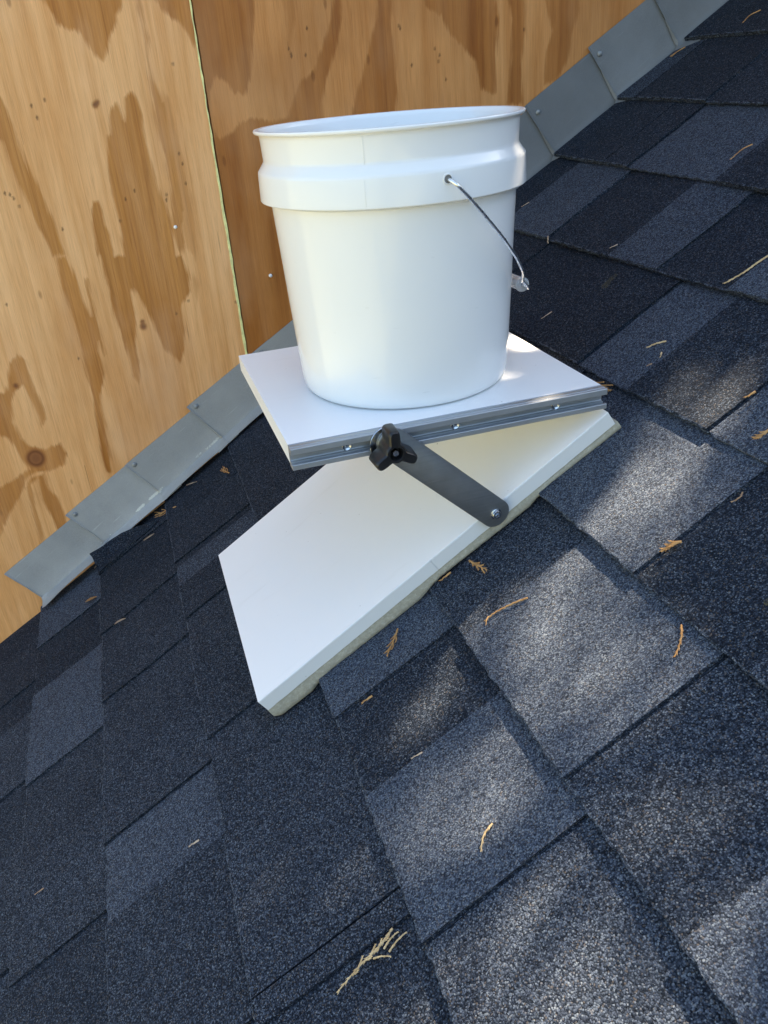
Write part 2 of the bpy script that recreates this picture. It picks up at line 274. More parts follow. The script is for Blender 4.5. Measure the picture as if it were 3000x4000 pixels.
def mat_wood(name, tint, late_amt, seed, ply_dark):
    M = Mat(name, rough=0.62, spec=0.3)
    tc = M.node('TexCoord')
    mp = M.node('Mapping', {'Vector': tc.outputs['Object'], 'Location': (seed, seed*0.3, seed*1.7)})
    c = mp.outputs[0]
    def sc(v): return M.node('Mapping', {'Vector': c, 'Scale': v}).outputs[0]
    jag = M.noise(sc((230, 230, 17)), 1.0, 4, 0.65)
    wav = M.noise(sc((22, 22, 5)), 1.0, 2)
    sd = M.math('ADD', M.attr('sd'), M.math('ADD', M.math('MULTIPLY', M.math('SUBTRACT', jag, 0.5), 0.016), M.math('MULTIPLY', M.math('SUBTRACT', wav, 0.5), 0.006)))
    m = M.maprange(sd, 0.0024, -0.0036, 0.0, 1.0, True)
    late = M.math('MULTIPLY', M.math('MULTIPLY', m, M.attr('strength')), M.maprange(M.noise(sc((38, 38, 2.4)), 1.0, 4, 0.6), 0.34, 0.60, 0.74, 1.06))
    # free grain for the rest of the sheet
    g2 = M.noise(sc((9, 9, 1.1)), 1.0, 3, 0.5, 0.6)
    free = M.math('MULTIPLY', M.maprange(M.math('ADD', g2, M.math('MULTIPLY', M.math('SUBTRACT', jag, .5), .10)), 0.55, 0.60, 0.0, 0.85, True), M.attr('free'))
    late = M.math('MAXIMUM', late, free)
    broad = M.noise(sc((5, 5, 1.6)), 1.0, 3)
    streak = M.noise(sc((70, 70, 3.0)), 1.0, 4, 0.6)
    fibre = M.noise(sc((900, 900, 26)), 1.0, 3, 0.65)
    light = M.ramp(broad, [(0.3, (0.70, 0.46, 0.23)), (0.5, (0.76, 0.54, 0.30)), (0.72, (0.79, 0.60, 0.38))])
    darkc = M.ramp(streak, [(0.25, (0.27, 0.118, 0.022)), (0.5, (0.355, 0.168, 0.034)), (0.75, (0.45, 0.235, 0.058))])
    light = M.mix(M.maprange(streak, 0.42, 0.72, 0.0, 0.55), light, (0.50, 0.27, 0.085))
    band = M.noise(sc((26, 26, 0.9)), 1.0, 4, 0.65, 0.35)
    light = M.mix(M.maprange(band, 0.48, 0.66, 0.0, 0.50), light, (0.55, 0.31, 0.11))
    blot = M.noise(sc((7, 7, 2.6)), 1.0, 3, 0.5, 0.4)
    light = M.mix(M.maprange(blot, 0.50, 0.64, 0.0, 0.45), light, (0.50, 0.28, 0.10))
    darkc = M.mix(M.maprange(band, 0.40, 0.62, 0.45, 0.0), darkc, (0.60, 0.36, 0.135))
    lines = M.noise(sc((330, 330, 2.2)), 1.0, 3, 0.6)
    darkc = M.mix(M.maprange(lines, 0.50, 0.72, 0.0, 0.55), darkc, (0.26, 0.105, 0.028))
    light = M.mix(M.maprange(lines, 0.55, 0.76, 0.0, 0.40), light, (0.42, 0.22, 0.075))
    col = M.mix(M.math('MULTIPLY', late, late_amt), light, darkc)
    # darker rim of each late-wood figure
    rim = M.math('MULTIPLY', M.maprange(M.math('ABSOLUTE', sd), 0.0, 0.002, 0.08, 0.0, True), M.attr('strength'))
    col = M.mix(rim, col, (0.30, 0.16, 0.06))
    col = M.mix(1.0, col, M.ramp(fibre, [(0.25, (0.80, 0.77, 0.72)), (0.5, (0.97, 0.97, 0.97)), (0.75, (1.08, 1.07, 1.05))]), 'MULTIPLY')
    # pits, checks, knots
    vp = M.node('TexVoronoi', {'Vector': sc((34, 34, 13)), 'Scale': 1.0})
    sepc = M.node('SeparateColor', {'Color': vp.outputs['Color']})
    pit = M.math('MULTIPLY', M.maprange(vp.outputs['Distance'], 0.05, 0.13, 1.0, 0.0, True), M.math('GREATER_THAN', sepc.outputs[0], 0.80))
    col = M.mix(M.math('MULTIPLY', pit, 0.55), col, (0.20, 0.095, 0.028))
    chk = M.noise(sc((240, 240, 5.5)), 1.0, 3, 0.55)
    ck = M.math('MULTIPLY', M.maprange(chk, 0.68, 0.74, 0.0, 1.0, True), M.math('GREATER_THAN', M.noise(sc((11, 11, 4)), 1.0, 2), 0.50))
    col = M.mix(M.math('MULTIPLY', ck, 0.42), col, (0.20, 0.10, 0.035))
    kn = M.attr('knot')
    kcol = M.ramp(kn, [(0.0, (0.5, 0.3, 0.12)), (0.35, (0.34, 0.17, 0.06)), (0.62, (0.13, 0.05, 0.02)), (0.8, (0.24, 0.115, 0.05)), (1.0, (0.20, 0.095, 0.045))])
    col = M.mix(M.maprange(kn, 0.04, 0.5, 0.0, 0.92, True), col, kcol)
    col = M.mix(M.math('MULTIPLY', M.maprange(M.attr('speck'), 0.25, 0.75, 0, 1, True), 0.75), col, (0.09, 0.045, 0.02))
    gl = M.noise(sc((2.1, 2.1, 1.3)), 1.0, 3, 0.5)
    col = M.mix(M.maprange(gl, 0.42, 0.66, 0.0, 0.40), col, M.mix(1.0, col, (1.04, 0.80, 0.50), 'MULTIPLY'))
    pale = M.noise(sc((8, 8, 3)), 1.0, 4, 0.6)
    col = M.mix(M.maprange(pale, 0.52, 0.74, 0.0, 0.35), col, (0.70, 0.56, 0.42))
    dirt = M.noise(sc((3.2, 3.2, 2.4)), 1.0, 4, 0.6)
    col = M.mix(M.maprange(dirt, 0.45, 0.75, 0.0, ply_dark), col, (0.22, 0.125, 0.055))
    col = M.mix(1.0, col, tint, 'MULTIPLY')
    M.link(col, 'color')
    hb = M.math('ADD', M.math('MULTIPLY', fibre, 0.6), M.math('ADD', M.math('MULTIPLY', pit, -0.8), M.math('MULTIPLY', ck, -0.8)))
    M.bump(hb, 0.0008, 0.6)
    return M.m

def mat_white(name, col, rough, spec=0.5, dirt=0.03, bump=0.0):
    M = Mat(name, rough=rough, spec=spec)
    c = M.coord()
    n = M.noise(c, 6.0, 4, 0.6)
    cc = M.mix(M.maprange(n, 0.4, 0.8, 0.0, dirt*4), col, tuple(v*0.88 for v in col))
    vp = M.node('TexVoronoi', {'Vector': c, 'Scale': 55.0})
    se = M.node('SeparateColor', {'Color': vp.outputs['Color']})
    sp = M.math('MULTIPLY', M.maprange(vp.outputs['Distance'], 0.03, 0.06, 1, 0), M.math('GREATER_THAN', se.outputs[1], 0.90))
    cc = M.mix(M.math('MULTIPLY', sp, 0.7), cc, (0.10, 0.09, 0.07))
    v2 = M.node('TexVoronoi', {'Vector': c, 'Scale': 120.0})
    s2 = M.node('SeparateColor', {'Color': v2.outputs['Color']})
    sp2 = M.math('MULTIPLY', M.maprange(v2.outputs['Distance'], 0.04, 0.09, 1, 0), M.math('GREATER_THAN', s2.outputs[0], 0.955))
    cc = M.mix(M.math('MULTIPLY', sp2, 0.55), cc, (0.25, 0.22, 0.18))
    smu = M.noise(M.node('Mapping', {'Vector': c, 'Scale': (9, 60, 9)}).outputs[0], 1.0, 4, 0.6)
    cc = M.mix(M.maprange(smu, 0.62, 0.78, 0, 0.14), cc, (0.55, 0.53, 0.48))
    M.link(cc, 'color')
    M.link(M.maprange(M.noise(c, 30.0, 3), 0.3, 0.7, rough-0.05, rough+0.08), 'rough')
    if bump: M.bump(M.noise(c, 260.0, 3), 0.0002, bump)
    return M.m

def mat_flash(name, col, scuff):
    M = Mat(name, rough=0.62, metal=0.05, spec=0.3)
    c = M.coord()
    n = M.noise(c, 11.0, 4, 0.6)
    cc = M.mix(M.maprange(n, 0.3, 0.75, 0.0, 1.0), col, tuple(v*0.74 for v in col))
    f = M.noise(c, 700.0, 2)
    cc = M.mix(M.maprange(f, 0.35, 0.7, 0.0, 0.22), cc, tuple(v*1.35 for v in col))
    if scuff:
        xyz = M.node('SeparateXYZ', {'Vector': c})
        band = M.math('MULTIPLY', M.maprange(M.math('ABSOLUTE', M.math('SUBTRACT', xyz.outputs[2], 0.0145)), 0.0008, 0.0055, 1, 0), M.maprange(M.math('ABSOLUTE', M.math('SUBTRACT', xyz.outputs[0], -0.085)), 0.13, 0.17, 1, 0))
        patch = M.math('MULTIPLY', M.noise(c, 520.0, 3, 0.7), M.maprange(M.noise(c, 30.0, 2), 0.42, 0.56, 0, 1.25))
        cc = M.mix(M.maprange(M.math('MULTIPLY', patch, band), 0.40, 0.46, 0, 0.8), cc, (0.66, 0.66, 0.60))
    sc_ = M.noise(M.node('Mapping', {'Vector': c, 'Scale': (18, 18, 300), 'Rotation': (0, 0.4, 0)}).outputs[0], 1.0, 3)
    cc = M.mix(M.maprange(sc_, 0.66, 0.74, 0, 0.35), cc, tuple(min(1, v*1.7) for v in col))
    oi_ = M.node('ObjectInfo').outputs['Random']
    cc = M.mix(M.maprange(oi_, 0, 1, 0.0, 0.45), cc, tuple(v*0.62 for v in col))
    M.link(cc, 'color')
    M.link(M.maprange(n, 0.3, 0.7, 0.55, 0.75), 'rough')
    M.bump(M.math('ADD', M.math('MULTIPLY', M.noise(c, 14.0, 2), 2.0), M.math('MULTIPLY', f, 0.15)), 0.0018, 0.6)
    return M.m

def mat_simple(name, col, rough, metal=0.0, var=0.15, scale=60.0, bump=0.0, spec=0.5, **kw):
    M = Mat(name, rough=rough, metal=metal, spec=spec, **kw)
    c = M.coord()
    n = M.noise(c, scale, 4, 0.6)
    cc = M.mix(M.maprange(n, 0.3, 0.7, 0, 1), tuple(v*(1-var) for v in col), tuple(min(1, v*(1+var)) for v in col))
    M.link(cc, 'color')
    M.link(M.maprange(n, 0.3, 0.7, max(0.02, rough-0.06), rough+0.06), 'rough')
    if bump: M.bump(n, 0.0005, bump)
    return M.m

def mat_steel_arm():
    M = Mat('brushed_steel', rough=0.42, metal=0.75)
    c = M.node('Mapping', {'Vector': M.node('TexCoord').outputs['Object'], 'Rotation': (0, rad(-37), 0), 'Scale': (16, 300, 420)}).outputs[0]
    n = M.noise(c, 1.0, 4)
    blot = M.noise(M.coord(), 28.0, 4)
    cc = M.mix(n, (0.21, 0.225, 0.24), (0.30, 0.315, 0.325))
    cc = M.mix(M.maprange(blot, 0.45, 0.7, 0, 0.45), cc, (0.11, 0.105, 0.10))
    scr = M.noise(M.node('Mapping', {'Vector': M.node('TexCoord').outputs['Object'], 'Rotation': (0, rad(30), 0), 'Scale': (30, 30, 900)}).outputs[0], 1.0, 2)
    cc = M.mix(M.maprange(scr, 0.70, 0.76, 0, 0.5), cc, (0.35, 0.35, 0.35))
    M.link(cc, 'color')
    M.link(M.maprange(blot, 0.3, 0.7, 0.34, 0.52), 'rough')
    M.bump(n, 0.0002, 0.3)
    return M.m

def mat_bucket():
    M = Mat('white_plastic', color=(0.83, 0.835, 0.82), rough=0.2, spec=0.5, sss=0.12)
    M.b.inputs['Subsurface Radius'].default_value = (0.012, 0.012, 0.011)
    M.b.inputs['Subsurface Scale'].default_value = 1.0
    c = M.coord()
    M.link(M.maprange(M.noise(c, 9.0, 4, 0.7), 0.3, 0.7, 0.07, 0.20), 'rough')
    scf = M.noise(M.node('Mapping', {'Vector': c, 'Scale': (40, 40, 220)}).outputs[0], 1.0, 3)
    M.link(M.mix(M.maprange(scf, 0.70, 0.78, 0, 0.30), (0.83, 0.835, 0.82), (0.62, 0.62, 0.60)), 'color')
    M.bump(M.noise(M.node('Mapping', {'Vector': c, 'Scale': (7, 7, 3)}).outputs[0], 1.0, 1), 0.004, 0.12)
    return M.m

def mat_foam():
    M = Mat('grey_foam', rough=0.95, spec=0.2)
    c = M.coord()
    vo = M.node('TexVoronoi', {'Vector': c, 'Scale': 900.0})
    n = M.noise(c, 300.0, 3, 0.7)
    cc = M.ramp(n, [(0.3, (0.30, 0.285, 0.22)), (0.55, (0.37, 0.35, 0.275)), (0.75, (0.47, 0.45, 0.36))])
    M.link(cc, 'color')
    M.bump(M.math('ADD', n, vo.outputs['Distance']), 0.0006, 0.5)
    return M.m

def mat_twig(name, a, b):
    M = Mat(name, rough=0.75, spec=0.3)
    c = M.coord()
    M.link(M.ramp(M.noise(c, 160.0, 3), [(0.3, a), (0.65, b)]), 'color')
    M.bump(M.noise(c, 900.0, 2), 0.0003, 0.5)
    return M.m

def mat_leaf():
    M = Mat('cedar_foliage', rough=0.6)
    n = M.noise(M.coord(), 3.0, 3)
    M.link(M.ramp(n, [(0.35, (0.035, 0.06, 0.018)), (0.65, (0.09, 0.12, 0.035))]), 'color')
    return M.m

SH = mat_shingle()
WOOD_L = mat_wood('plywood_face', (1.16, 0.93, 0.76), 1.0, 0.0, 0.12)
WOOD_R = mat_wood('plywood_face_weathered', (0.87, 0.61, 0.405), 1.0, 3.7, 0.5)
MEL = mat_white('white_melamine', (0.86, 0.86, 0.85), 0.38, dirt=0.02)
MEL_EDGE = mat_white('white_edge_shaded', (0.70, 0.71, 0.70), 0.5, dirt=0.06, bump=0.35)  # greyer than the board top, painting in the shade of the front edge
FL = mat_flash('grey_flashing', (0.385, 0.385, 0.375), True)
FL2 = mat_flash('grey_flashing_shaded', (0.215, 0.22, 0.222), False)  # no scuffs; darker grey stands in for shade on the upper pieces
ALU = mat_simple('anodised_aluminium', (0.36, 0.38, 0.40), 0.42, 0.6, 0.06, 40)
ZINC = mat_simple('zinc_plated_steel', (0.62, 0.64, 0.67), 0.22, 1.0, 0.1, 200)
WIRE = mat_simple('galvanised_wire', (0.78, 0.80, 0.82), 0.3, 1.0, 0.08, 200)
STEEL = mat_steel_arm()
KNOB = mat_simple('black_nylon', (0.006, 0.0065, 0.008), 0.4, 0, 0.25, 60, 0.2, spec=0.5)
DARKM = mat_simple('hole_shade', (0.16, 0.16, 0.15), 0.6)
BUCKET = mat_bucket()
GRIP = Mat('clear_plastic', color=(0.80, 0.82, 0.83), rough=0.22)
GRIP.b.inputs['Transmission Weight'].default_value = 0.65
GRIP = GRIP.m
FOAM = mat_foam()
TW_O = mat_twig('orange_cedar_twig', (0.30, 0.145, 0.045), (0.48, 0.27, 0.105))
TW_T = mat_twig('tan_cedar_twig', (0.42, 0.28, 0.13), (0.62, 0.46, 0.25))
TW_P = mat_twig('pale_dry_leaf', (0.36, 0.25, 0.16), (0.55, 0.42, 0.30))
TW_B = mat_twig('brown_dull_twig', (0.22, 0.13, 0.07), (0.38, 0.25, 0.15))
GALV = mat_simple('galvanised_nail', (0.26, 0.27, 0.27), 0.55, 0.4, 0.2, 300)
NAILW = mat_simple('bright_nail_head', (0.85, 0.84, 0.80), 0.35, 0.2, 0.1, 300)
BARK = mat_simple('cedar_bark', (0.12, 0.075, 0.05), 0.9, 0, 0.4, 12, 1.0)
LEAF = mat_leaf()
GAP = mat_simple('yellow_lit_gap', (0.86, 0.80, 0.34), 0.45, 0, 0.2, 90)  # yellow colour stands in for the lit gap between the sheets
LUMBER = mat_simple('plain_lumber', (0.42, 0.29, 0.16), 0.8, 0, 0.2, 20)
SIDING = mat_simple('painted_siding', (0.45, 0.43, 0.38), 0.7, 0, 0.06, 3)

# ------------------------------------------------------------------ ground far below
def build_ground():
    M = Mat('grass_ground', rough=0.95)
    c = M.coord()
    M.link(M.ramp(M.noise(c, 0.6, 6), [(0.3, (0.14, 0.14, 0.06)), (0.6, (0.22, 0.21, 0.12)), (0.8, (0.32, 0.29, 0.20))]), 'color')
    bm = bmesh.new()
    bmesh.ops.create_grid(bm, x_segments=4, y_segments=4, size=700)
    o = from_bm('ground', bm, M.m)
    o.location = (0, 0, -4.2)
    o['kind'] = 'structure'
build_ground()

# ------------------------------------------------------------------ roof of laminated shingles (local x up the slope, y across, z normal)
roof = thing('shingle_roof', 'sloping roof of overlapping dark blue-grey asphalt shingles below the plywood wall', 'roof', ROOF_M)
EXP = 0.1435
# butt line (s at c=0) and slant of each course
COURSES = [(-0.8055,0),(-0.662,0),(-0.5175,0),(-0.3725,-0.004),(-0.2388,0.0),(-0.0892,0.006),(0.058,0.003),(0.2035,-0.008),(0.3482,-0.010),(0.4882,-0.014),(0.6343,-0.013),(0.7670,0.028),(0.9065,0.022),(1.060,0.005)]
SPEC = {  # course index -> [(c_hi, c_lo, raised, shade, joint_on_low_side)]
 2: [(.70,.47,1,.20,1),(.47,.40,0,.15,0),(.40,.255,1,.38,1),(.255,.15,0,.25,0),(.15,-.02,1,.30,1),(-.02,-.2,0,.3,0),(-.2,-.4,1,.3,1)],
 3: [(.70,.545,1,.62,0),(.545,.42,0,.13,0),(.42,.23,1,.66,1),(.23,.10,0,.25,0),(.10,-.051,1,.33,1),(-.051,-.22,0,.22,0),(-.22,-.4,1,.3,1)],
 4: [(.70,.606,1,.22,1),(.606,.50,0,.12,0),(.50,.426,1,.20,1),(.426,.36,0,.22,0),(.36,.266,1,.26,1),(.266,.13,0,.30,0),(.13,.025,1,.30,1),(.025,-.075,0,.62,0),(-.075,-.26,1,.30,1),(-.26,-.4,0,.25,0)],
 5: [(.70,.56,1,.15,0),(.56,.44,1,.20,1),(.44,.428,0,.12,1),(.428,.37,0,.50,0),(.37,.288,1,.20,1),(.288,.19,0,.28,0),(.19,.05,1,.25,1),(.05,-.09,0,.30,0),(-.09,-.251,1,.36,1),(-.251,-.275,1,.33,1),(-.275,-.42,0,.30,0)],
 6: [(.70,.36,1,.2,1),(.36,.2,0,.2,0),(.2,-.063,1,.74,1),(-.063,-.165,0,.22,0),(-.165,-.306,1,.74,1),(-.306,-.47,0,.46,0)],  # last segment lightened in colour to strengthen the sun patch there
 7: [(.70,.5,1,.2,1),(.5,.3,0,.2,0),(.3,.05,1,.3,1),(.05,-.09,0,.38,0),(-.09,-.277,1,.70,1),(-.277,-.41,0,.34,0),(-.41,-.6,1,.60,1)],  # last two segments also lightened, painting in some of the sunlight
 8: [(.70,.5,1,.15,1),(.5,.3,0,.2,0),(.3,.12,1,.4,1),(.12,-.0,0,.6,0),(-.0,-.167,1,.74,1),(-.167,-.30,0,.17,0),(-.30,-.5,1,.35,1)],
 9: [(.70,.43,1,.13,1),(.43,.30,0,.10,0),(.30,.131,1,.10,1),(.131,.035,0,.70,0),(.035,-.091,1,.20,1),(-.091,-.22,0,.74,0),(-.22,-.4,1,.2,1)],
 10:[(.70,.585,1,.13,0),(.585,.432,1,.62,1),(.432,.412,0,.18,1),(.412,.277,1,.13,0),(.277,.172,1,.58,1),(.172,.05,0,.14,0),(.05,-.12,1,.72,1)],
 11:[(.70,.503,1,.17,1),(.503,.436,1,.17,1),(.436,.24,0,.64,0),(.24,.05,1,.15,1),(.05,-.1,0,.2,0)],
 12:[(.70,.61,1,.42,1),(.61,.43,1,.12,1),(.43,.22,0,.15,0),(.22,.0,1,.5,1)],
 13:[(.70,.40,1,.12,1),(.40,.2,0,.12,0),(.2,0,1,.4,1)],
}
rs_ = random.Random(3)
def auto_spec(c0, c1):
    out = []; c = c0; up = 1
    while c > c1:
        w = rs_.uniform(.09, .22)
        out.append((c, c-w, up, rs_.choice([.13, .2, .3, .45, .7]), up)); c -= w; up = 1 - up
    return out

sv, sf, ssh = [], [], []
def warp(s, c):
    return 0.0007*math.sin(s*23+c*9) + 0.0006*math.sin(c*31-s*11+1.3)
def slab(f_lo, f_hi, c_hi, c_lo, top, thick, shade, fine, jag_lo=True):
    """a strip of shingle; f_lo(c), f_hi(c): s range; top(s,c): height of the upper face."""
    nc = max(2, int((c_hi-c_lo)/(0.005 if fine else 0.12)))
    fr_s = [0, .010, .2, .4, .6, .8, 1.0] if fine else [0, 1.0]
    nr = len(fr_s)-1
    base = len(sv)
    r = rs_
    j0 = [r.uniform(-1, 1) for _ in range(nc+1)]
    for j in range(nc+1):
        c = c_lo + (c_hi-c_lo)*j/nc
        a, b = f_lo(c), f_hi(c)
        for i in range(nr+1):
            s = a + (b-a)*fr_s[i]
            dc = 0
            if fine and i == 0: s += 0.0007*j0[j] + 0.0006*math.sin(c*260+shade*9)
            if fine and j in (0, nc): dc = r.uniform(-.0006, .0006)
            h = top(s, c) + (warp(s, c) if fine else 0)
            if fine and i == 0: h -= 0.0005 + 0.0004*abs(j0[j-1])
            sv.append((s, c+dc, h))
    top_n = (nc+1)*(nr+1)
    for j in range(nc+1):
        for i in (0, nr):
            v = sv[base + j*(nr+1) + i]
            sv.append((v[0] + (0.0005 if (i == 0 and fine) else 0), v[1], v[2]-thick))
    for j in range(nc+1):
        pass
    def T(j, i): return base + j*(nr+1) + i
    def B(j, i): return base + top_n + j*2 + (0 if i == 0 else 1)
    for j in range(nc):
        for i in range(nr):
            sf.append((T(j,i), T(j,i+1), T(j+1,i+1), T(j+1,i))); ssh.append(shade if i or not fine else rs_.choice((shade, .55, .8, .95)))
        sf.append((T(j,0), T(j+1,0), B(j+1,0), B(j,0))); ssh.append(shade*0.5+.35)
        sf.append((T(j+1,nr), T(j,nr), B(j,nr), B(j+1,nr))); ssh.append(shade)
    for j in (0, nc):
        ring = [T(j,i) for i in range(nr+1)] + [B(j,nr), B(j,0)]
        if j == 0: ring = ring[::-1]
        sf.append(tuple(ring)); ssh.append(shade*0.4)

NC = len(COURSES)
allc = []
for k in range(12, 0, -1):
    allc.append((COURSES[0][0]-EXP*k, 0, None))
for i, (s, b) in enumerate(COURSES): allc.append((s, b, i))
for k in range(1, 10):
    allc.append((COURSES[-1][0]+EXP*k, 0, None))
CL_VIS, CL_END = -0.62, -3.0
CTOP = 0.666
for n in range(len(allc)-1):
    s0, b0, idx = allc[n]; s1, b1, _ = allc[n+1]
    fine = idx is not None and idx >= 1
    lo = lambda c, s0=s0, b0=b0: s0 + b0*c
    hi = lambda c, s1=s1, b1=b1: s1 + b1*c + 0.018
    L = s1 - s0
    def tp(s, c, lo=lo, L=L, d=0.0): return -0.0074*(s-lo(c))/L - d
    spec = list(SPEC.get(idx, [])) if idx is not None else []
    cur = spec[-1][1] if spec else 0.70
    spec += auto_spec(cur, CL_END)
    for (ch, cl, up, shd, joint) in spec:
        fn = fine and cl > -0.75
        ch_, cl_ = min(ch, 0.664 if s0 > .62 else 0.6738), cl
        if ch_ <= cl_: continue
        # lower layer (continuous) then the raised tab glued on it
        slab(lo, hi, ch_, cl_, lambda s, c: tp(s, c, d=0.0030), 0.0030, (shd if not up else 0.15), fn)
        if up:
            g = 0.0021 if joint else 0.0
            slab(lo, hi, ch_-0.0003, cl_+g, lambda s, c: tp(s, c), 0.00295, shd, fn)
        elif joint:
            pass
me = bpy.data.meshes.new('shingles')
me.from_pydata(sv, [], sf)
a = me.attributes.new('shade', 'FLOAT', 'FACE')
a.data.foreach_set('value', ssh)
me.update()
shg = meshobj('shingles', me, SH, roof)
bm = bmesh.new()
box(bm, allc[0][0]+.01, allc[-1][0], CL_END+.01, 0.672, -0.032, -0.0170)
from_bm('roof_deck', bm, LUMBER, roof)
bm = bmesh.new()
box(bm, allc[0][0]+.01, allc[-1][0], CL_END+.02, 0.6745, -0.0165, -0.0145)
from_bm('gap_shade_sheet', bm, mat_simple('gap_shade_black', (0.012, 0.012, 0.013), 0.9), roof)  # black sheet added to stand in for shade in the gap beneath the flashing
bm = bmesh.new()
box(bm, allc[0][0]-.02, allc[0][0]+.008, CL_END-.02, 0.672, -0.17, -0.012)
from_bm('fascia_board', bm, SIDING, roof)
# ridge cap shingles
bm = bmesh.new()
sr = allc[-1][0]
for k in range(26):
    y0 = CL_END + k*0.14
    if y0 + .15 > 0.66: break
    box(bm, sr-.10, sr+.03, y0, y0+.15, 0.0, 0.005+0.002*(k % 2))
from_bm('ridge_cap', bm, SH, roof)

# torn, curled shingle corner against the flashing
bm = bmesh.new()
fr2 = random.Random(8)
G = []
for i in range(15):
    t = i/14
    s_ = -0.2365 + 0.128*t
    c_in = 0.606 + 0.012*t + .002*math.sin(t*14)
    c_out = 0.6535 - 0.030*t**2 - .0035*math.sin(t*9) + fr2.uniform(-.0008, .0008)
    row = []
    for k in range(7):
        u = k/6
        h = -0.0062*t + 0.0006 + (0.0165*(1-t)**.6+.0022)*u*u
        row.append(bm.verts.new((s_ + fr2.uniform(-.0006, .0006), c_in+(c_out-c_in)*u, h)))
    G.append(row)
for a_, b_ in zip(G[:-1], G[1:]):
    for k in range(6): bm.faces.new((a_[k], b_[k], b_[k+1], a_[k+1]))
bmesh.ops.recalc_face_normals(bm, faces=bm.faces)
bmesh.ops.solidify(bm, geom=list(bm.faces), thickness=0.0022)
flap = from_bm('torn_shingle_corner', bm, SH, roof, True, 'torn black shingle corner curling up against the flashing', 50)

# house body under the roof
house = thing('house', 'house body with painted siding under the shingle roof', 'house')
bm = bmesh.new()
pts = [(-2.0, -4.2), (2.0, -4.2), (2.0, .98), (-2.0, -1.63)]
prism(bm, pts, -0.62, 2.7, Matrix(((1,0,0,0),(0,0,-1,0),(0,1,0,0),(0,0,0,1))))
from_bm('house_wall', bm, SIDING, house)

# ------------------------------------------------------------------ plywood wall
wall = thing('plywood_wall', 'upright wall of two orange-brown plywood sheets behind the roof', 'wall', WALL_M)
polys_all = [(k, p[0], np.array(p[1])) for k, p in DATA['polys'].items()]
def seg_field(P, X, Z):
    d2 = np.full(X.shape, 9.0); ins = np.zeros(X.shape, bool)
    n = len(P)
    for i in range(n):
        x0, z0 = P[i]; x1, z1 = P[(i+1) % n]
        dx, dz = x1-x0, z1-z0
        L = dx*dx+dz*dz+1e-12
        t = np.clip(((X-x0)*dx+(Z-z0)*dz)/L, 0, 1)
        d2 = np.minimum(d2, (X-x0-t*dx)**2+(Z-z0-t*dz)**2)
        if z0 != z1:
            cnd = ((z0 > Z) != (z1 > Z)) & (X < (x1-x0)*(Z-z0)/(z1-z0)+x0)
            ins ^= cnd
    d = np.sqrt(d2)
    return np.where(ins, -d, d)

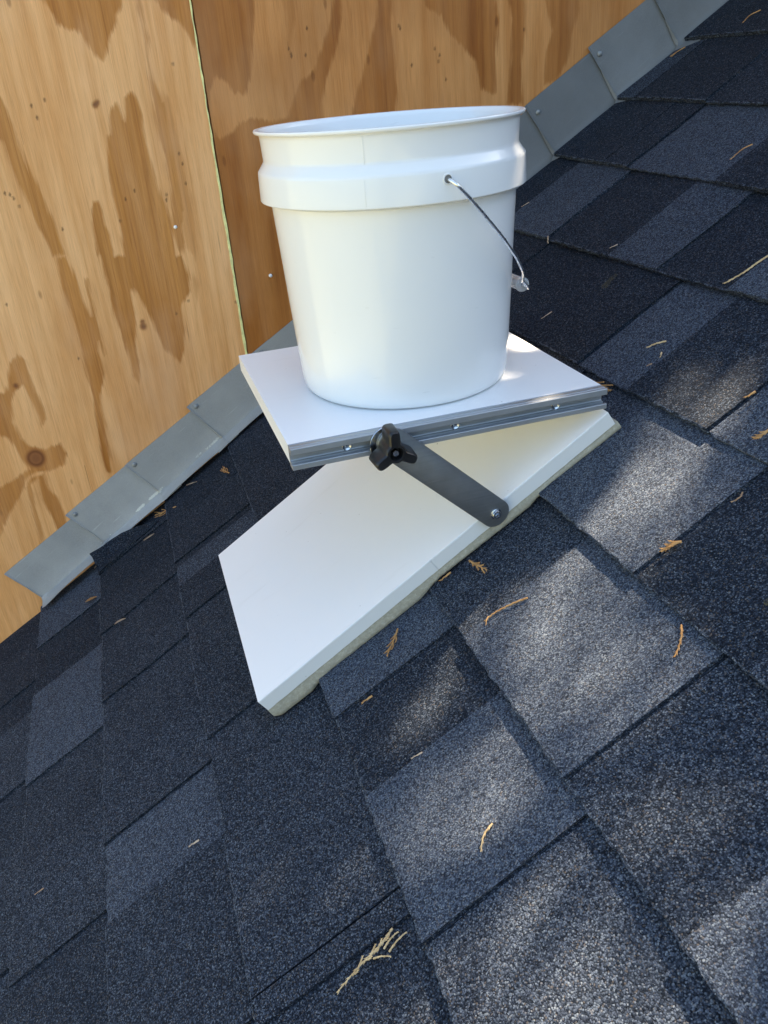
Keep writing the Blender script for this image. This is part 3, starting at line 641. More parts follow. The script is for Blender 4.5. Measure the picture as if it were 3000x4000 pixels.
def sheet(x0, x1, z1, mat, name, y=0.0, label=None):
    xs = [x for x in np.arange(-1.4, 2.2, 0.003)]
    xs = [x0] + [x for x in xs if x0+.0015 < x < x1-.0015 and -0.46 < x < 1.08] + [x1]
    far = [x for x in np.arange(-1.4, 2.2, 0.05) if (x0 < x < x1) and not (-0.47 < x < 1.09)]
    xs = sorted(set(round(float(x), 5) for x in xs + far))
    zs = sorted([-1.3, -1.0, -0.8] + [round(float(z), 5) for z in np.arange(-0.62, 0.48, 0.003)] + [.52, .6, .7, .85, 1.0] + ([z1] if z1 > 1.0 else []))
    X, Z = np.meshgrid(xs, zs)
    nx, nz = len(xs), len(zs)
    # drop points well below the roof line by flattening the grid bottom to the slope
    sd = np.full(X.shape, 0.2); st = np.zeros(X.shape)
    polys = [(stg, P) for k, stg, P in polys_all if (k[0] == 'R') == (x0 > .1)]
    for stg, P in polys:
        b0, b1 = P.min(0)-.02, P.max(0)+.02
        m = (X > b0[0]) & (X < b1[0]) & (Z > b0[1]) & (Z < b1[1])
        if not m.any(): continue
        f = seg_field(P, X[m], Z[m])
        cur = sd[m]; cs = st[m]
        better = f < cur
        sd[m] = np.where(better, f, cur); st[m] = np.where(better, stg, cs)
    st = st*np.clip((0.475-Z-0.02*np.sin(X*60))/0.05, 0, 1)
    kn = np.zeros(X.shape)
    for kx, kz, kr in DATA['knots']:
        d = np.hypot(X-kx, (Z-kz)*0.92)
        kn = np.maximum(kn, np.clip(1.25-d/kr*0.62, 0, 1)*(1.0 if kr > .008 else 0.62))
    sp = np.zeros(X.shape)
    for kx, kz in DATA['specks']:
        sp = np.maximum(sp, np.clip(1-np.hypot((X-kx), (Z-kz)*.6)/0.0036, 0, 1))
    fr = np.clip(np.maximum.reduce([(Z-.40)/.06, (-0.40-X)/.05, (X-1.02)/.05, np.zeros(X.shape)]), 0, 1)
    co = np.stack([X, np.full(X.shape, y), Z], -1).reshape(-1, 3)
    idx = np.arange(nx*nz).reshape(nz, nx)
    F = np.stack([idx[:-1, :-1], idx[:-1, 1:], idx[1:, 1:], idx[1:, :-1]], -1).reshape(-1, 4)
    keep = co[F[:, 3], 2] > (-0.28826 + 0.6519*co[F[:, 3], 0]) - 0.06
    F = F[keep]
    used = np.unique(F); remap = -np.ones(len(co), int); remap[used] = np.arange(len(used))
    fcount = len(used)
    verts = co[used].tolist(); faces = remap[F].tolist()
    # thickness: back board
    me = bpy.data.meshes.new(name)
    zb = max(-1.3, wbase(x0) - 0.06)
    bv = [(x0, y+.0005, -1.3), (x1, y+.0005, -1.3), (x1, y+.0005, z1), (x0, y+.0005, z1), (x0, y+.012, -1.3), (x1, y+.012, -1.3), (x1, y+.012, z1), (x0, y+.012, z1)]
    o = len(verts)
    verts += bv
    for f in ((5,4,7,6),(0,4,5,1),(1,5,6,2),(2,6,7,3),(3,7,4,0)): faces.append([o+i for i in f])
    me.from_pydata(verts, [], faces)
    for nm, arr, dv in (('sd', sd, .2), ('strength', st, 0), ('knot', kn, 0), ('speck', sp, 0), ('free', fr, 1)):
        at = me.attributes.new(nm, 'FLOAT', 'POINT')
        at.data.foreach_set('value', np.concatenate([arr.reshape(-1)[used], np.full(8, dv)]).astype(np.float32))
    me.update()
    return meshobj(name, me, mat, wall, label)
sheet(-1.11, 0.1082, 1.0, WOOD_L, 'plywood_sheet', 0.0, 'left sheet, pale tan with long orange grain figures and a knot')
sheet(0.1122, 1.33, 1.0, WOOD_R, 'plywood_sheet', 0.0022, 'right sheet, darker weathered brown')
sheet(1.334, 2.1, 1.5, WOOD_R, 'plywood_sheet', 0.0, 'sheet beyond the right one, same brown')
bm = bmesh.new()
rj = random.Random(5)
prev = None
zz = -0.14
ring = []
while zz < 1.0:
    w = (0.0019 if zz < .17 else 0.0011) + rj.uniform(-.0004, .0005); xo = 0.1100 + rj.uniform(-.0005, .0005) - .0014
    ring.append([bm.verts.new((xo-w, -0.0006, zz)), bm.verts.new((xo+w, -0.0002, zz)), bm.verts.new((xo+w, .006, zz)), bm.verts.new((xo-w, .006, zz))])
    zz += 0.012
for a_, b_ in zip(ring[:-1], ring[1:]):
    for k in range(4):
        bm.faces.new((a_[k], a_[(k+1) % 4], b_[(k+1) % 4], b_[k]))
bm.faces.new(ring[0][::-1]); bm.faces.new(ring[-1])
from_bm('seam_lit_gap', bm, GAP, wall, label='thin yellow-white strip coloured as a lit gap in the seam between the sheets')
for (x, z) in [(0.0338, 0.0991), (0.1666, 0.0084)]:
    bm = bmesh.new()
    lathe(bm, [(0, .0018), (.0018, .0016), (.0026, .0008), (.0028, 0), (.0028, -.003)], 14, Matrix.Translation((x, -.0002, z)) @ Matrix.Rotation(rad(90), 4, 'X'))
    from_bm('nail', bm, NAILW, wall, True)
# framing behind the sheets
bm = bmesh.new()
for x in (-1.09, -.6, -.1, .09, .6, 1.1, 1.3, 1.9):
    box(bm, x, x+.038, .0155, .10, -1.3 if x < .3 else wbase(x)-.3, .99)
from_bm('stud_framing', bm, LUMBER, wall)

# ------------------------------------------------------------------ step flashing
ang = math.atan2(0.6519, 1.0)
flash = thing('step_flashing', 'row of overlapping grey metal flashing pieces stepping up between roof and plywood', 'flashing', WALL_M @ Matrix.Translation((0, 0, -0.28826)) @ Matrix.Rotation(-ang, 4, 'Y'))
ca = math.cos(ang)
FX = [(-.3509,.0875),(-.2283,.0925),(-.1189,.0880),(.0006,.0915),(.1184,.0850),(.238,.088),(.357,.088),(.476,.088),(.61,.0885),(.7218,.0905),(.8304,.083),(.95,.086),(1.07,.086)]
rf_ = random.Random(11)
for k, (x0, hh) in enumerate(FX):
    # local frame: x along slope, y into wall, z perpendicular to the slope within the wall
    xa = x0/ca + 0.0557       # foot of the top-left corner on the slope line
    y = 0.0
    left = k < 6
    L = 0.175
    prof = []
    zc = 0.010 if left else 0.006          # height of the crease
    reach = (0.030 if k == 0 else 0.023) if left else 0.075
    # cross-section from the top edge down to the flange edge
    top_tilt = 0.0015
    cs = [(y, hh), (y, hh*.5), (y, zc+.0030), (y-.0004, zc+.0008), (y-.0022, zc-.0006)]
    fl_h = (0.0082 if k == 0 else 0.0042) if left else -0.0035 + 0.0004*(k % 2)
    cs.append((y-.008, (zc-.001+fl_h)/2 if left else fl_h+.001))
    cs.append((y-reach, fl_h if left else fl_h))
    if not left: cs = [(0, hh), (0, hh*.5), (-.0002, .004), (-.0010, -.001), (-.003, -.0042), (-.006, -.0062), (-.075, -.0064)]
    n = 9
    bm = bmesh.new()
    sk = 0.0 if k == 0 else rf_.uniform(-.003, .003)
    rowsT = []
    for i in range(n+2):
        t = 0.0 if i == 0 else (0.022 if i == 1 else (i-1)/n)
        row = []
        for q, (yy, z) in enumerate(cs):
            xx = xa + L*t + (0.10*(1 - z/hh)*0.07 if i == 0 else 0)
            z2 = z
            if q == 0: z2 = z - 0.0085*t
            tilt = -0.0036 + 0.0030*t - (0.0014 if i == 0 else 0)
            if q >= 4 and not left: z2 -= 0.0080*t
            if q >= 4 and left: z2 += 0.0018*(1-t)
            if not left and i == 0 and q in (4, 5): xx -= .004
            if not left and i <= 1 and q == 6: xx += .004; yy = -.016
            if i == 0 and q == len(cs)-1: xx += .004
            wob = 0.0005*math.sin(xx*40+k)*(1 if q < 3 else 2)
            row.append(V((xx, yy + tilt - abs(wob), z2 + (wob if q > 4 and left else 0))))
        rowsT.append(row)
    vt = [[bm.verts.new(p) for p in r] for r in rowsT]
    for i in range(n+1):
        for q in range(len(cs)-1):
            bm.faces.new((vt[i][q], vt[i][q+1], vt[i+1][q+1], vt[i+1][q]))
    bmesh.ops.recalc_face_normals(bm, faces=bm.faces)
    bmesh.ops.solidify(bm, geom=list(bm.faces), thickness=0.0006)
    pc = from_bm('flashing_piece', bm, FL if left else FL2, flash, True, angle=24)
    nx, nz = xa+.012, hh-.010
    if k in (9,): nz = hh-.020; nx = xa+.013
    if k in (8,): nz = hh-.022; nx = xa+.015
    if k > 0:
        bm = bmesh.new()
        lathe(bm, [(0, .0022), (.002, .0020), (.0036, .0012), (.0042, 0), (.0042, -.001)], 16, Matrix.Translation((nx, -.0046, nz)) @ Matrix.Rotation(rad(90), 4, 'X'))
        nl = from_bm('nail', bm, GALV, pc, True)

# ------------------------------------------------------------------ adjustable platform
W, D, T_, TP = 0.3104, 0.3018, 0.0204, 0.0180
TH = rad(32.0066)
E = V((-0.068270, -0.0016, -0.262066)); BL, BD, TB, TF = 0.4487, 0.3085, 0.0158, 0.0120
plat = thing('levelling_platform', 'white hinged wedge platform with aluminium track and black star knob sitting on the roof', 'platform')
bm = bmesh.new()
box(bm, 0, W, 0.0127, D, -TP, 0)
bevel(bm, 0.0006, 2)
from_bm('top_board', bm, MEL, plat, True, angle=35)
bm = bmesh.new()
box(bm, .004, W-.004, .016, D-.004, -TP-.0006, -TP+.0001)
from_bm('bounce_sheet', bm, mat_simple('cream_bounce', (0.80, 0.74, 0.56), 0.5, 0, 0.03, 20), plat)  # unseen cream sheet added to bounce warm light onto the base board
# aluminium T-track with its slot facing the camera; profile in (y, z)
prof = [(0,-.0006),(.0006,0),(.0030,0),(.0034,-.0005),(.0046,-.0005),(.0050,0),(.0105,0),(.0109,-.0005),(.0118,-.0005),(.0122,0),(.0125,0),
        (.0125,-.0204),(.0122,-.0204),(.0006,-.0204),(0,-.0198),(0,-.0158),(.0004,-.0153),(.0028,-.0153),(.0028,-.0172),(.0068,-.0172),(.0072,-.0150),(.0098,-.0150),(.0102,-.0142),
        (.0102,-.0072),(.0098,-.0064),(.0072,-.0064),(.0068,-.0040),(.0028,-.0040),(.0028,-.0061),(.0004,-.0061),(0,-.0056)]
bm = bmesh.new()
prism(bm, prof, 0.0, W+.0002, Matrix(((0,0,1,0),(1,0,0,0),(0,1,0,0),(0,0,0,1))))
bmesh.ops.recalc_face_normals(bm, faces=bm.faces)
track = from_bm('track', bm, ALU, plat)
for x in (0.0525, 0.1572, 0.2607):
    Mx = Matrix.Translation((x, .0102, -.0108)) @ Matrix.Rotation(rad(90), 4, 'X')
    bm = bmesh.new()
    lathe(bm, [(.0018, -.0008), (.0022, .0004), (.0040, .0012), (.0044, .0010), (.0044, -.0002)], 20, Mx)
    lathe(bm, [(0, -.0008), (.0018, -.0008)], 20, Mx)
    for a_ in (45, 135):
        box(bm, -.0030, .0030, -.0004, .0004, .0000, .0014, Mx @ Matrix.Rotation(rad(a_), 4, 'Z'))
    from_bm('track_screw', bm, ZINC, track, True, angle=40)
# sloping base board, foam pad: local x along slope, y across, z normal
BM = Matrix.Translation(E) @ Matrix.Rotation(-TH, 4, 'Y')
bm = bmesh.new()
box(bm, 0, BL, 0.0009, BD, -TB, 0, BM)
bevel(bm, 0.0005, 2)
base = from_bm('base_board', bm, MEL, plat, True, angle=35)
bm = bmesh.new()
# edge banding in two strips with a butt joint
for xa_, xb_ in ((0.0006, 0.2235), (0.2239, BL-.0006)):
    n = 40
    top = []; bot = []
    for i in range(n+1):
        x = xa_ + (xb_-xa_)*i/n
        j1 = 0.00025*math.sin(x*90) + rf_.uniform(-.00012, .00012); j2 = rf_.uniform(-.0002, .0002)
        top.append((x, -0.0006+j1*.6)); bot.append((x, -TB+0.0003+j2))
    ring = [bm.verts.new(BM @ V((x, -0.0002, z))) for x, z in top] + [bm.verts.new(BM @ V((x, -0.0002, z))) for x, z in reversed(bot)]
    ring2 = [bm.verts.new(v.co + V((0, .0010, 0))) for v in ring]
    m_ = len(ring)
    bm.faces.new(ring); bm.faces.new(ring2[::-1])
    for i in range(m_):
        bm.faces.new((ring[(i+1) % m_], ring[i], ring2[i], ring2[(i+1) % m_]))
bmesh.ops.recalc_face_normals(bm, faces=bm.faces)
from_bm('edge_band', bm, MEL_EDGE, base)
# foam follows the steps of the shingle courses underneath
RI = ROOF_M.inverted()
def roof_h(P):
    q = RI @ P
    s, c = q.x, q.y
    for n in range(len(allc)-1):
        a0 = allc[n][0]+allc[n][1]*c; a1 = allc[n+1][0]+allc[n+1][1]*c
        if a0 <= s < a1: return -0.0074*(s-a0)/(a1-a0) - 0.0012
    return 0
bm = bmesh.new()
nx_, ny_ = 130, 3
fr_ = random.Random(2)
rows = []
for i in range(nx_+1):
    x = -0.0006 + (BL+0.004)*i/nx_
    jj = fr_.uniform(-.0003, .0003)
    secs = []
    for (y, ) in ((0.0005,), (BD*.5,), (BD-.001,)):
        P0 = BM @ V((x, y, -TB))
        # smooth the contact height over a few mm (foam drapes)
        hs = [roof_h(BM @ V((x+dx, y, -TB))) for dx in (-.012, -.008, -.004, 0, .004, .008, .012)]
        h = max(sum(hs)/len(hs), -0.0085)
        q = RI @ P0
        depth = q.z - h
        if i < 3: depth *= (0.72, 0.9, 0.97)[i]
        secs.append((x, y, depth))
    y0 = secs[0][1]
    d0 = secs[0][2]
    pts_ = [BM @ V((x, y0+.0012, -TB-.00005)), BM @ V((x, y0+jj-.0004, -TB-d0*.30)), BM @ V((x, y0+jj-.0012, -TB-d0*.62)), BM @ V((x, y0+jj-.0002, -TB-d0*.88)), BM @ V((x, y0+.0025, -TB-d0)),
            BM @ V((x, secs[1][1], -TB-secs[1][2])), BM @ V((x, secs[2][1], -TB-secs[2][2])), BM @ V((x, secs[2][1], -TB-.00005))]
    rows.append([bm.verts.new(p) for p in pts_])
for i in range(nx_):
    for k in range(8):
        bm.faces.new((rows[i][k], rows[i][(k+1) % 8], rows[i+1][(k+1) % 8], rows[i+1][k]))
bm.faces.new(rows[0]); bm.faces.new(rows[-1][::-1])
bmesh.ops.recalc_face_normals(bm, faces=bm.faces)
from_bm('foam_pad', bm, FOAM, plat, True, angle=60)
# hinge at the uphill edge
bm = bmesh.new()
hx, hz = W+.0028, -TP-.0032
tube(bm, [(hx, .02, hz), (hx, D-.012, hz)], 0.0026, 12)
box(bm, W-.022, W+.001, .02, D-.012, -TP-.0014, -TP-.0002)
from_bm('hinge', bm, ZINC, plat, True, angle=40)
# strut arm
PV = V((0.1904, 0, -0.1053)); TPV = V((0.0915, 0, -0.0105))
dv = (TPV-PV).normalized(); pv = V((-dv.z, 0, dv.x))
hw = 0.0150
Lr = (TPV-PV).length
poly = []
for k in range(0, 13):
    a_ = math.pi/2 + math.pi*k/12
    poly.append((math.cos(a_)*hw*0.86, math.sin(a_)*hw))
poly = [(min(x, 0), y) for x, y in poly]
end = []
for k in range(0, 13):
    a_ = -math.pi/2 + math.pi*k/12
    end.append((Lr + math.cos(a_)*hw*.9, math.sin(a_)*hw))
poly = poly + end
AM = Matrix(((dv.x, pv.x, 0, PV.x), (0, 0, -1, -0.0036), (dv.z, pv.z, 0, PV.z), (0, 0, 0, 1)))
bm = bmesh.new()
prism(bm, poly, 0, 0.0030, AM)
bmesh.ops.recalc_face_normals(bm, faces=bm.faces)
bevel(bm, 0.0003, 2)
arm = from_bm('strut_arm', bm, STEEL, plat, True, angle=30)
bm = bmesh.new()
Mx = Matrix.Translation((PV.x, -.0066, PV.z)) @ Matrix.Rotation(rad(90), 4, 'X')
lathe(bm, [(.0056, 0), (.0056, .0005), (.0050, .0008), (.0044, .0009), (.0044, .0024), (.0040, .0030), (.0022, .0032), (.0016, .0022), (0, .0021)], 28, Mx)
for a_ in (20, 110):
    box(bm, -.0024, .0024, -.0004, .0004, .0018, .0034, Mx @ Matrix.Rotation(rad(a_), 4, 'Z'))
from_bm('pivot_screw', bm, ZINC, arm, True, angle=35)
# three-lobed knob on its bolt
KX, KZ = 0.0868, -0.0098
KM = Matrix.Translation((KX, -.0072, KZ)) @ Matrix.Rotation(rad(90), 4, 'X') @ Matrix.Rotation(rad(1), 4, 'Z')
def knob_r(a_, base_r, lobe_r, w):
    best = base_r
    for k in range(3):
        c0 = rad(90 + 120*k)
        dlt = (a_-c0+math.pi) % (2*math.pi) - math.pi
        if abs(dlt) < math.pi/2:
            # lobe as a rounded finger of half width w
            s_, c_ = abs(math.sin(dlt)), math.cos(dlt)
            r_ = min(lobe_r/max(c_, .3), w/max(s_, 1e-4))
            if r_ > lobe_r: r_ = lobe_r
            best = max(best, r_)
    return best
def smooth_ring(base_r, lobe_r, w, n=144, it=5):
    R = [knob_r(2*math.pi*i/n, base_r, lobe_r, w) for i in range(n)]
    for _ in range(it):
        R = [(R[i-1]+2*R[i]+R[(i+1) % n])/4 for i in range(n)]
    return R
bm = bmesh.new()
N_ = 144
layers = [(0.0, .0090, .0095, .004), (.0015, .0102, .0206, .0052), (.0040, .0104, .0218, .0058), (.0205, .0096, .0212, .0052), (.0228, .0090, .0206, .0046), (.0238, .0084, .0196, .0038)]
rings = []
for (z, br, lr, w) in layers:
    R = smooth_ring(br, lr, w)
    rings.append([bm.verts.new(KM @ V((R[i]*math.cos(2*math.pi*i/N_), R[i]*math.sin(2*math.pi*i/N_), z))) for i in range(N_)])
for rr_, zz_ in ((.0064, .0236), (.0056, .0215), (.0052, .0150)):
    rings.append([bm.verts.new(KM @ V((rr_*math.cos(2*math.pi*i/N_), rr_*math.sin(2*math.pi*i/N_), zz_))) for i in range(N_)])
for a_, b_ in zip(rings[:-1], rings[1:]):
    for i in range(N_):
        j = (i+1) % N_
        bm.faces.new((a_[i], a_[j], b_[j], b_[i]))
bm.faces.new(rings[0][::-1]); bm.faces.new(rings[-1])
knob = from_bm('knob', bm, KNOB, plat, True, angle=38)
bm = bmesh.new()
Kb = Matrix.Translation((KX, -.0072, KZ)) @ Matrix.Rotation(rad(90), 4, 'X')
lathe(bm, [(.0030, -.010), (.0030, .0208), (.0026, .0216), (0, .0216)], 20, Kb)
from_bm('bolt', bm, ZINC, knob, True, angle=35)
bm = bmesh.new()
lathe(bm, [(.0034, 0), (.0168, 0), (.0171, .0004), (.0168, .0010), (.0060, .0010), (.0034, .0010)], 48, Matrix.Translation((KX+.001, -.0022, KZ-.0015)) @ Matrix.Rotation(rad(90), 4, 'X'), close=True)
from_bm('washer', bm, ZINC, knob, True, angle=35)

# ------------------------------------------------------------------ bucket
BX, BY, BH = 0.15258, 0.13782, 0.24463
bkt = thing('plastic_bucket', 'open white plastic bucket with wire bail standing on the white platform', 'bucket', Matrix.Translation((BX, BY, 0.0004)))
outer = [(0, .0022), (.085, .0022), (.0935, .0004), (.0985, 0), (.1018, .0008), (.1042, .0032), (.1055, .0075), (.1062, .0130),(.1068,.0200), (.1074, .030), (.1081, .0400), (.1110, .090), (.1135, .1400), (.1158, .1815),
         (.1163, .1822), (.1230, .1840), (.1246, .1842), (.1252, .1850), (.1251, .1880), (.1245, .2070), (.1242, .2095), (.1230, .2110), (.1190, .2165), (.1182, .2180), (.1182, .2200), (.1190, .2375), (.1195, .2400), (.1202, .2408), (.1228, .2412),
         (.1238, .2422), (.1240, .2434), (.1234, .2444), (.1222, .2446)]
inner = [(.1196, .2440), (.1180, .2420), (.1168, .2395), (.1160, .2180), (.1150, .2100), (.1140, .1815), (.1117, .1400), (.1092, .0900), (.1063, .0400), (.1045, .0120), (.1010, .0058), (.0960, .0050), (0, .0050)]
bm = bmesh.new()
lathe(bm, outer+inner, 160)
bmesh.ops.remove_doubles(bm, verts=bm.verts, dist=1e-6)
bmesh.ops.recalc_face_normals(bm, faces=bm.faces)
body = from_bm('bucket_body', bm, BUCKET, bkt, True, angle=32)
HZ = 0.2020
bm = bmesh.new()
sa = rad(-118)
sp_ = [V((math.cos(sa)*r_, math.sin(sa)*r_, z_)) for r_, z_ in ((.1186, .2180), (.1190, .2290), (.1196, .2395))]
tube(bm, sp_, 0.00014, 6)
sp_ = [V((math.cos(sa)*r_, math.sin(sa)*r_, z_)) for r_, z_ in ((.1245, .2068), (.1251, .1970), (.1253, .1862))]
tube(bm, sp_, 0.00012, 6)
from_bm('mould_seam', bm, BUCKET, body, True)
az = rad(-86.3)
AX = V((math.cos(az), math.sin(az), 0)); EE = V((-math.sin(az), math.cos(az), 0))
be = rad(45)
WD = EE*math.cos(be) - V((0, 0, 1))*math.sin(be)
def bp(a_, b_): return AX*a_ + WD*b_ + V((0, 0, HZ))
half = [(.118, 0), (.1225, .0002), (.1275, .0012), (.1315, .0050), (.1325, .0100), (.1310, .0240), (.1262, .044), (.1165, .075), (.1050, .098), (.0970, .112), (.0760, .1375), (.0560, .1530), (.0480, .1600), (.0470, .1660), (.0425, .1735), (.0385, .1722), (.0340, .1700)]
full = [bp(*q) for q in half] + [bp(0, .1700)] + [bp(-a_, b_) for a_, b_ in reversed(half)]
bm = bmesh.new()
tube(bm, catmull(full, 7), 0.00155, 12)
bail = from_bm('bail', bm, WIRE, bkt, True)
bm = bmesh.new()
GM = Matrix.Translation(bp(0, .1700)) @ AX.to_track_quat('Z', 'Y').to_matrix().to_4x4()
lathe(bm, [(.0024, -.036), (.0070, -.036), (.0076, -.034), (.0068, -.030), (.0066, 0), (.0068, .030), (.0076, .034), (.0070, .036), (.0024, .036)], 32, GM, close=True)
from_bm('grip', bm, GRIP, bail, True, angle=45)
for sgn in (1, -1):
    bm = bmesh.new()
    c0 = AX*sgn*.1244 + V((0, 0, HZ))
    M2 = Matrix.Translation(c0) @ (AX*sgn).to_track_quat('Z', 'Y').to_matrix().to_4x4()
    lathe(bm, [(.0032, .0004), (.0036, .0010), (.0044, .0009), (.0047, .0000), (.0047, -.002)], 24, M2)
    ear = from_bm('handle_ear', bm, BUCKET, body, True)
    bm = bmesh.new()
    lathe(bm, [(0, .00055), (.0033, .00055)], 24, M2)  # flat grey disc stands in for the shade inside the hole
    from_bm('ear_hole_shade', bm, DARKM, ear)

# ------------------------------------------------------------------ fallen cedar twigs on the roof
def roof_top(s, c):
    for n in range(len(allc)-1):
        a0 = allc[n][0]+allc[n][1]*c; a1 = allc[n+1][0]+allc[n+1][1]*c
        if a0 <= s < a1: return -0.0074*(s-a0)/(a1-a0)
    return 0
TWIGS = [
 # (index, kind, material, radius, label)
 (0, 'fork', TW_O, .00075, 'long wavy orange twig with a forked lower tip, below the base board'),
 (1, 'plain', TW_O, .0008, 'single upright curved orange twig lying alone, right of the long forked one'),
 (2, 'spray', TW_O, .0009, 'small branching orange twig with a green fleck, just below the base board'),
 (3, 'spray', TW_O, .0011, 'plump feathery orange sprig at the shingle slot right of the board'),
 (4, 'plain', TW_B, .0007, 'dull thin bent brown twig near the right margin above the feathery sprig'),
 (5, 'plain', TW_O, .0009, 'short straight orange twig by the slot under the lower front edge of the foam'),
 (6, 'spray', TW_O, .0010, 'curly yellow-orange sprig touching the foam pad below the strut arm'),
 (7, 'plain', TW_O, .0009, 'short orange twig half tucked against the foam, left of the curly sprig'),
 (8, 'plain', TW_T, .0008, 'curved golden scaly twig in the middle of the lower pale shingle'),
 (9, 'plain', TW_P, .0006, 'hair-thin pale twig left of and above the curved golden twig'),
 (10, 'big', TW_T, .0009, 'largest dried cedar spray with three branches, at the bottom of the picture'),
 (11, 'plain', TW_B, .0006, 'faint short brown twig in the lower left corner shingles'),
 (12, 'plain', TW_P, .0008, 'short pale twig beside the lighter granule patch in the lower left'),
 (13, 'leaf', TW_O, .0035, 'small torn orange leaf on the pale shingle just below the lowest flashing piece'),
 (14, 'leaf', TW_P, .0026, 'slender curled pinkish leaf beside a short slot left of the base board'),
 (15, 'curl', TW_P, .0022, 'pale split curled husk between the torn shingle corner and the base board'),
 (16, 'leaf', TW_P, .0042, 'pale dry leaf poking out from under the lower flashing edge'),
 (17, 'spray', TW_O, .0010, 'bright orange forked sprig touching the flashing edge above the torn shingle'),
 (18, 'spray', TW_O, .0009, 'tiny orange three-pronged sprig left of the platform corner'),
 (19, 'curl', TW_P, .0016, 'brown looped stem under the flashing edge above the bright orange sprig'),
 (20, 'plain', TW_T, .0010, 'long wavy tan twig leaving the right margin beside the dark slot'),
 (21, 'plain', TW_T, .0009, 'straight tan twig on the bluish shingle right of the bucket'),
 (22, 'plain', TW_T, .0007, 'tiny upright tan bit just below the straight tan twig'),
 (23, 'plain', TW_B, .0006, 'tiny slanted brown bit nearest the platform corner in the trio right of the bucket'),
 (24, 'plain', TW_P, .0006, 'fine pale needle on the black shingle close to the right side of the bucket'),
 (25, 'plain', TW_P, .0006, 'fine pale needle along a course edge level with the bail'),
 (26, 'plain', TW_O, .0009, 'orange twig lying along a sunlit slot near the right margin'),
 (27, 'spray', TW_O, .0011, 'yellow-orange sprig cut off by the right margin below the sunlit slot'),
 (28, 'plain', TW_O, .0008, 'slanting orange twig in the topmost right corner of the roof'),
 (29, 'fork', TW_O, .0008, 'forked orange twig beside the upper flashing end'),
 (30, 'plain', TW_O, .0008, 'long faint orange twig on the bluish patch at the upper right'),
 (31, 'spray', TW_O, .0011, 'leafy orange sprig sticking out behind the uphill front corner of the platform'),
 (32, 'plain', TW_P, .0005, 'short pale needle beside the bucket rim collar on the right'),
 (33, 'plain', TW_P, .0008, 'pale stub lying across the slot right of the bucket'),
]
tr_ = random.Random(21)
EXTRA = {0: [[(0.2345, -0.0925), (0.2278, -0.0998)]], 10: [[(0.0300, -0.2905), (0.0480, -0.2865)], [(0.0170, -0.2870), (0.0305, -0.2945)], [(0.0270, -0.2860), (0.0420, -0.2820)]]}
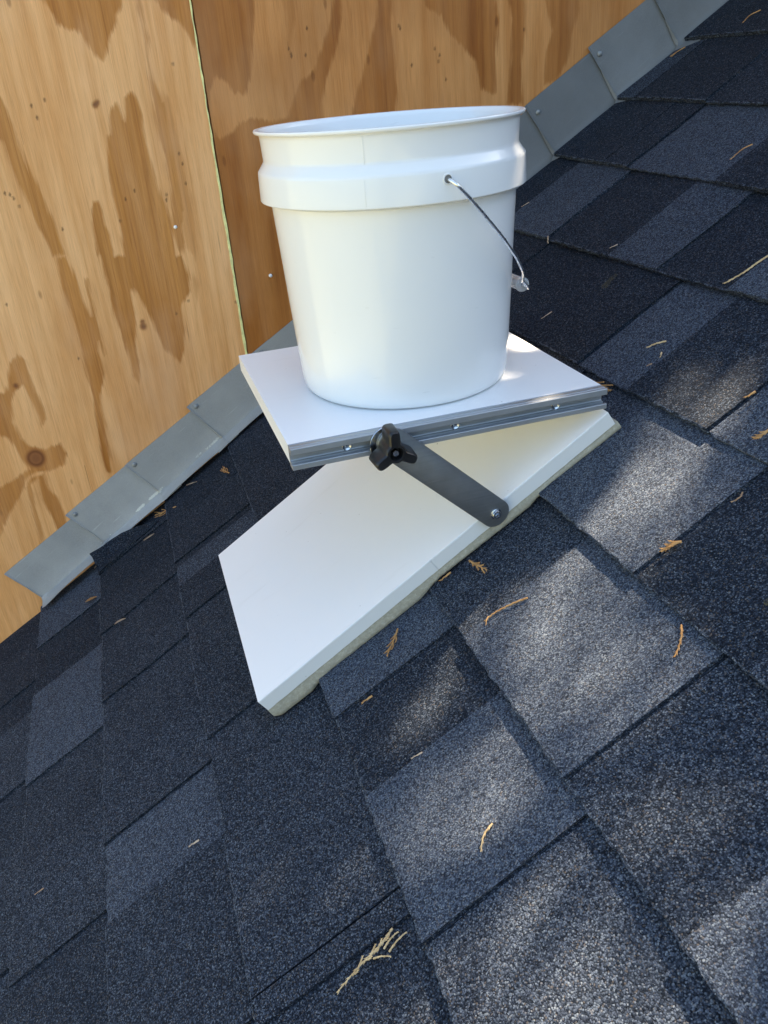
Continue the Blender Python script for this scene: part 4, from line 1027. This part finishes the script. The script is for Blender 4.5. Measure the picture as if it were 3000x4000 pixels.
for (i, kind, mat, r, label) in TWIGS:
    P = DATA['tw'][i]
    mid = P[len(P)//2]
    org = V((mid[0], mid[1], roof_top(*mid)+.0006))
    bm = bmesh.new()
    def lift(s, c, dz=0.0): return V((s, c, roof_top(s, c)+.0010+dz)) - org
    if kind in ('leaf', 'curl'):
        a0, a1 = V((*P[0], 0)), V((*P[-1], 0))
        d_ = (a1-a0); pd = V((-d_.y, d_.x, 0)).normalized()
        n = 9
        bow = (r*1.8 if kind == 'curl' else r*.5)
        L_ = []
        for k in range(n+1):
            t = k/n
            wdt = r*math.sin(math.pi*min(1, t*.93+.05))**.8*(1+tr_.uniform(-.15, .15))
            cpt = a0 + d_*t + pd*bow*math.sin(math.pi*t)
            zz_ = 0.0012 + .0018*math.sin(math.pi*t)
            L_.append([bm.verts.new(lift(cpt.x+pd.x*wdt*q, cpt.y+pd.y*wdt*q, zz_+.0012*abs(q))) for q in (-1, 0, 1)])
        for k in range(n):
            for q in range(2):
                bm.faces.new((L_[k][q], L_[k][q+1], L_[k+1][q+1], L_[k+1][q]))
        bmesh.ops.solidify(bm, geom=list(bm.faces), thickness=0.0003)
    else:
        main = catmull([lift(s, c, .0004+.0008*(k % 2)) for k, (s, c) in enumerate(P)], 10)
        def rad_f(t, r=r): return r*(1.05-0.55*t)*(1+.22*math.sin(t*70))
        tube(bm, main, rad_f, 7)
        # scale leaves
        Ltot = sum((main[k+1]-main[k]).length for k in range(len(main)-1))
        nsc = int(Ltot/0.0026)
        for k in range(nsc):
            t = (k+.5)/nsc; idx_ = min(int(t*(len(main)-1)), len(main)-2)
            p = main[idx_]; d_ = (main[idx_+1]-p).normalized(); side = V((-d_.y, d_.x, 0))*(1 if k % 2 else -1)
            ln = r*3.4
            tube(bm, [p, p+d_*ln*.5+side*r*1.1, p+d_*ln+side*r*1.9], lambda t, r=r: r*.75*(1.1-t), 5)
        branches = []
        if kind in ('spray', 'big'):
            nb = 5 if kind == 'spray' else 7
            for k in range(nb):
                t = .25+.65*k/nb; idx_ = min(int(t*(len(main)-1)), len(main)-2)
                p = main[idx_]; d_ = (main[idx_+1]-p).normalized(); 
                if kind == 'big': d_ = -d_
                side = V((-d_.y, d_.x, 0))*(1 if k % 2 else -1)
                ln = Ltot*(.30 if kind == 'spray' else .10)*tr_.uniform(.7, 1.2)
                branches.append([p, p+d_*ln*.55+side*ln*.30, p+d_*ln+side*ln*.42+V((0, 0, .0012))])
        for ex in EXTRA.get(i, []):
            (s_a, c_a), (s_b, c_b) = ex
            branches.append([lift(s_a, c_a, .0004), lift((s_a+s_b)/2, (c_a+c_b)/2+.0006, .0012), lift(s_b, c_b, .0006)])
        if kind == 'fork' and i != 0:
            p = main[len(main)//2]; d_ = (main[-1]-p)
            branches.append([p, p+d_*.5+V((-d_.y, d_.x, 0))*.25, p+d_*.85+V((-d_.y, d_.x, 0))*.5])
        for b_ in branches:
            bb = catmull(b_, 6)
            tube(bm, bb, lambda t, r=r: r*.85*(1.05-.5*t)*(1+.2*math.sin(t*30)), 6)
            for k in range(1, len(bb)-1, 2):
                d_ = (bb[k+1]-bb[k]).normalized(); side = V((-d_.y, d_.x, 0))*(1 if k % 4 == 1 else -1)
                tube(bm, [bb[k], bb[k]+d_*r*1.8+side*r*1.2], lambda t, r=r: r*.55*(1.1-t), 5)
    name = {'leaf': 'dry_leaf', 'curl': 'dry_leaf'}.get(kind, 'cedar_twig')
    o = from_bm(name, bm, mat, None, True, angle=60)
    o.matrix_world = ROOF_M @ Matrix.Translation(org)
    o['label'] = label
    o['category'] = 'leaf' if name == 'dry_leaf' else 'twig'
    o['group'] = 'dry leaves fallen on the roof' if name == 'dry_leaf' else 'cedar twigs fallen on the roof'

# ------------------------------------------------------------------ trees (outside the frame: they dapple the sunlight on the roof)
SUNP = [(w, np.array(P)) for w, P in DATA['sun'].values()]
def inside(P, x, y):
    r = False; n = len(P)
    for i in range(n):
        x0, y0 = P[i]; x1, y1 = P[(i+1) % n]
        if (y0 > y) != (y1 > y) and x < (x1-x0)*(y-y0)/(y1-y0)+x0: r = not r
    return r
tq = random.Random(99)
def leaf_quad(vs, fs, p, size, rnd):
    d = V((rnd.gauss(0, 1), rnd.gauss(0, 1), rnd.gauss(0, .7))).normalized()
    e = d.orthogonal().normalized()
    q = Matrix.Rotation(rnd.uniform(0, 6.28), 3, d) @ e
    a_, b_ = d*size, q*size*.42
    o = len(vs)
    vs += [p-a_, p-a_*.2+b_, p+a_, p-a_*.2-b_]
    fs.append((o, o+1, o+2, o+3))
def make_tree(x, y, ground, height, label, shade_roof, n_free, crad):
    t = thing('cedar_tree', label, 'tree', Matrix.Translation((x, y, ground)), 'cedar trees around the house')
    o0 = V((x, y, ground))
    bm = bmesh.new()
    tube(bm, [(0, 0, 0), (.05, .03, height*.4), (0, .05, height*.75), (.02, 0, height)], lambda q: .22*(1.02-q), 14)
    limbs = []
    for k in range(22):
        z = height*(.25+.7*k/22); a_ = k*2.4
        ln = crad*(1.05-(z/height))*1.4+.2
        e = V((math.cos(a_)*ln, math.sin(a_)*ln, z+ln*.1))
        limbs.append(((0.0, .04, z), e))
        tube(bm, [(0, .04, z), e*.5+V((0, .02, z*.5+ln*.08)), e], lambda q, z=z: .05*(1.05-q)*(1.2-z/height), 6)
    if shade_roof:      # the long low bough that hangs over the roof
        for q_ in range(7):
            e = RO + UR*(.3+.25*(q_-3)) + CR*(-.9+.25*(q_ % 3)) + SUN*3.1 - o0
            tube(bm, [(0, .04, height*.5), V((0, .04, height*.5)).lerp(e, .55)+V((0, 0, .4)), e], lambda q: .03*(1.1-q), 6)
    from_bm('trunk', bm, BARK, t, True)
    vs, fs = [], []
    for k in range(n_free):
        a0, e = limbs[tq.randrange(len(limbs))]
        q = tq.uniform(.15, 1.05)
        p = V(a0).lerp(e, q)+V((tq.gauss(0, .16), tq.gauss(0, .16), tq.gauss(0, .10)))
        if shade_roof:
            w = p+o0
            k2 = (w-RO).dot(NR)/SUN.dot(NR); h = w - SUN*k2 - RO
            s_, c_ = h.dot(UR), h.dot(CR)
            if -1.05 < s_ < 1.65 and -1.1 < c_ < 1.1: continue
        leaf_quad(vs, fs, p, tq.uniform(.05, .10), tq)
    if shade_roof:
        # boughs between the sun and the roof, with the gaps that let the sun patches through
        def edge_d(s_, c_):
            m = 9.0
            for w, P in SUNP:
                for i in range(len(P)):
                    ax, ay = P[i]; bx_, by_ = P[(i+1) % len(P)]
                    dx, dy = bx_-ax, by_-ay
                    t_ = max(0, min(1, ((s_-ax)*dx+(c_-by_*0-ay)*dy)/(dx*dx+dy*dy+1e-9)))
                    m = min(m, math.hypot((s_-ax-t_*dx)*.45, c_-ay-t_*dy))
            return m
        for k in range(40000):
            s_ = tq.uniform(-1.05, 1.65); c_ = tq.uniform(-1.1, 1.1)
            dist = tq.uniform(2.6, 3.5)
            ed = edge_d(s_, c_)
            inn = [w for w, P in SUNP if inside(P, s_, c_)]
            if inn:
                st_ = math.sin(c_*95+s_*22)+math.sin(c_*43-s_*31+2.0)+.6*math.sin(c_*170+s_*12+1)
                if tq.random() > (1-max(inn))*.35 + (.18 if ed < .012 else 0) + (.45 if st_ > .75 else 0): continue
                size = tq.uniform(.012, .022)
            else:
                size = min(.060, max(.014, ed*1.1))*tq.uniform(.8, 1.1)
            hp = RO + UR*s_ + CR*c_
            p = hp + SUN*dist - o0
            leaf_quad(vs, fs, p, size, tq)
            if not inn and ed < .03:
                for _ in range(2):
                    p2 = p + (UR*tq.uniform(-.02, .02)+CR*tq.uniform(-.008, .008)) + SUN*tq.uniform(-.2, .2)
                    leaf_quad(vs, fs, p2, size, tq)
    me = bpy.data.meshes.new('crown')
    me.from_pydata([tuple(v) for v in vs], [], fs)
    me.update()
    meshobj('crown', me, LEAF, t)
make_tree(3.9, 1.6, -4.2, 10.5, 'tall cedar uphill behind the house whose boughs dapple the roof', True, 9000, 2.4)
make_tree(-3.5, -9.0, -4.2, 8.0, 'sunlit cedar standing in the yard left of the house', False, 7000, 2.2)
make_tree(4.5, -11.0, -4.2, 9.0, 'sunlit cedar standing in the yard in front of the house', False, 7000, 2.4)
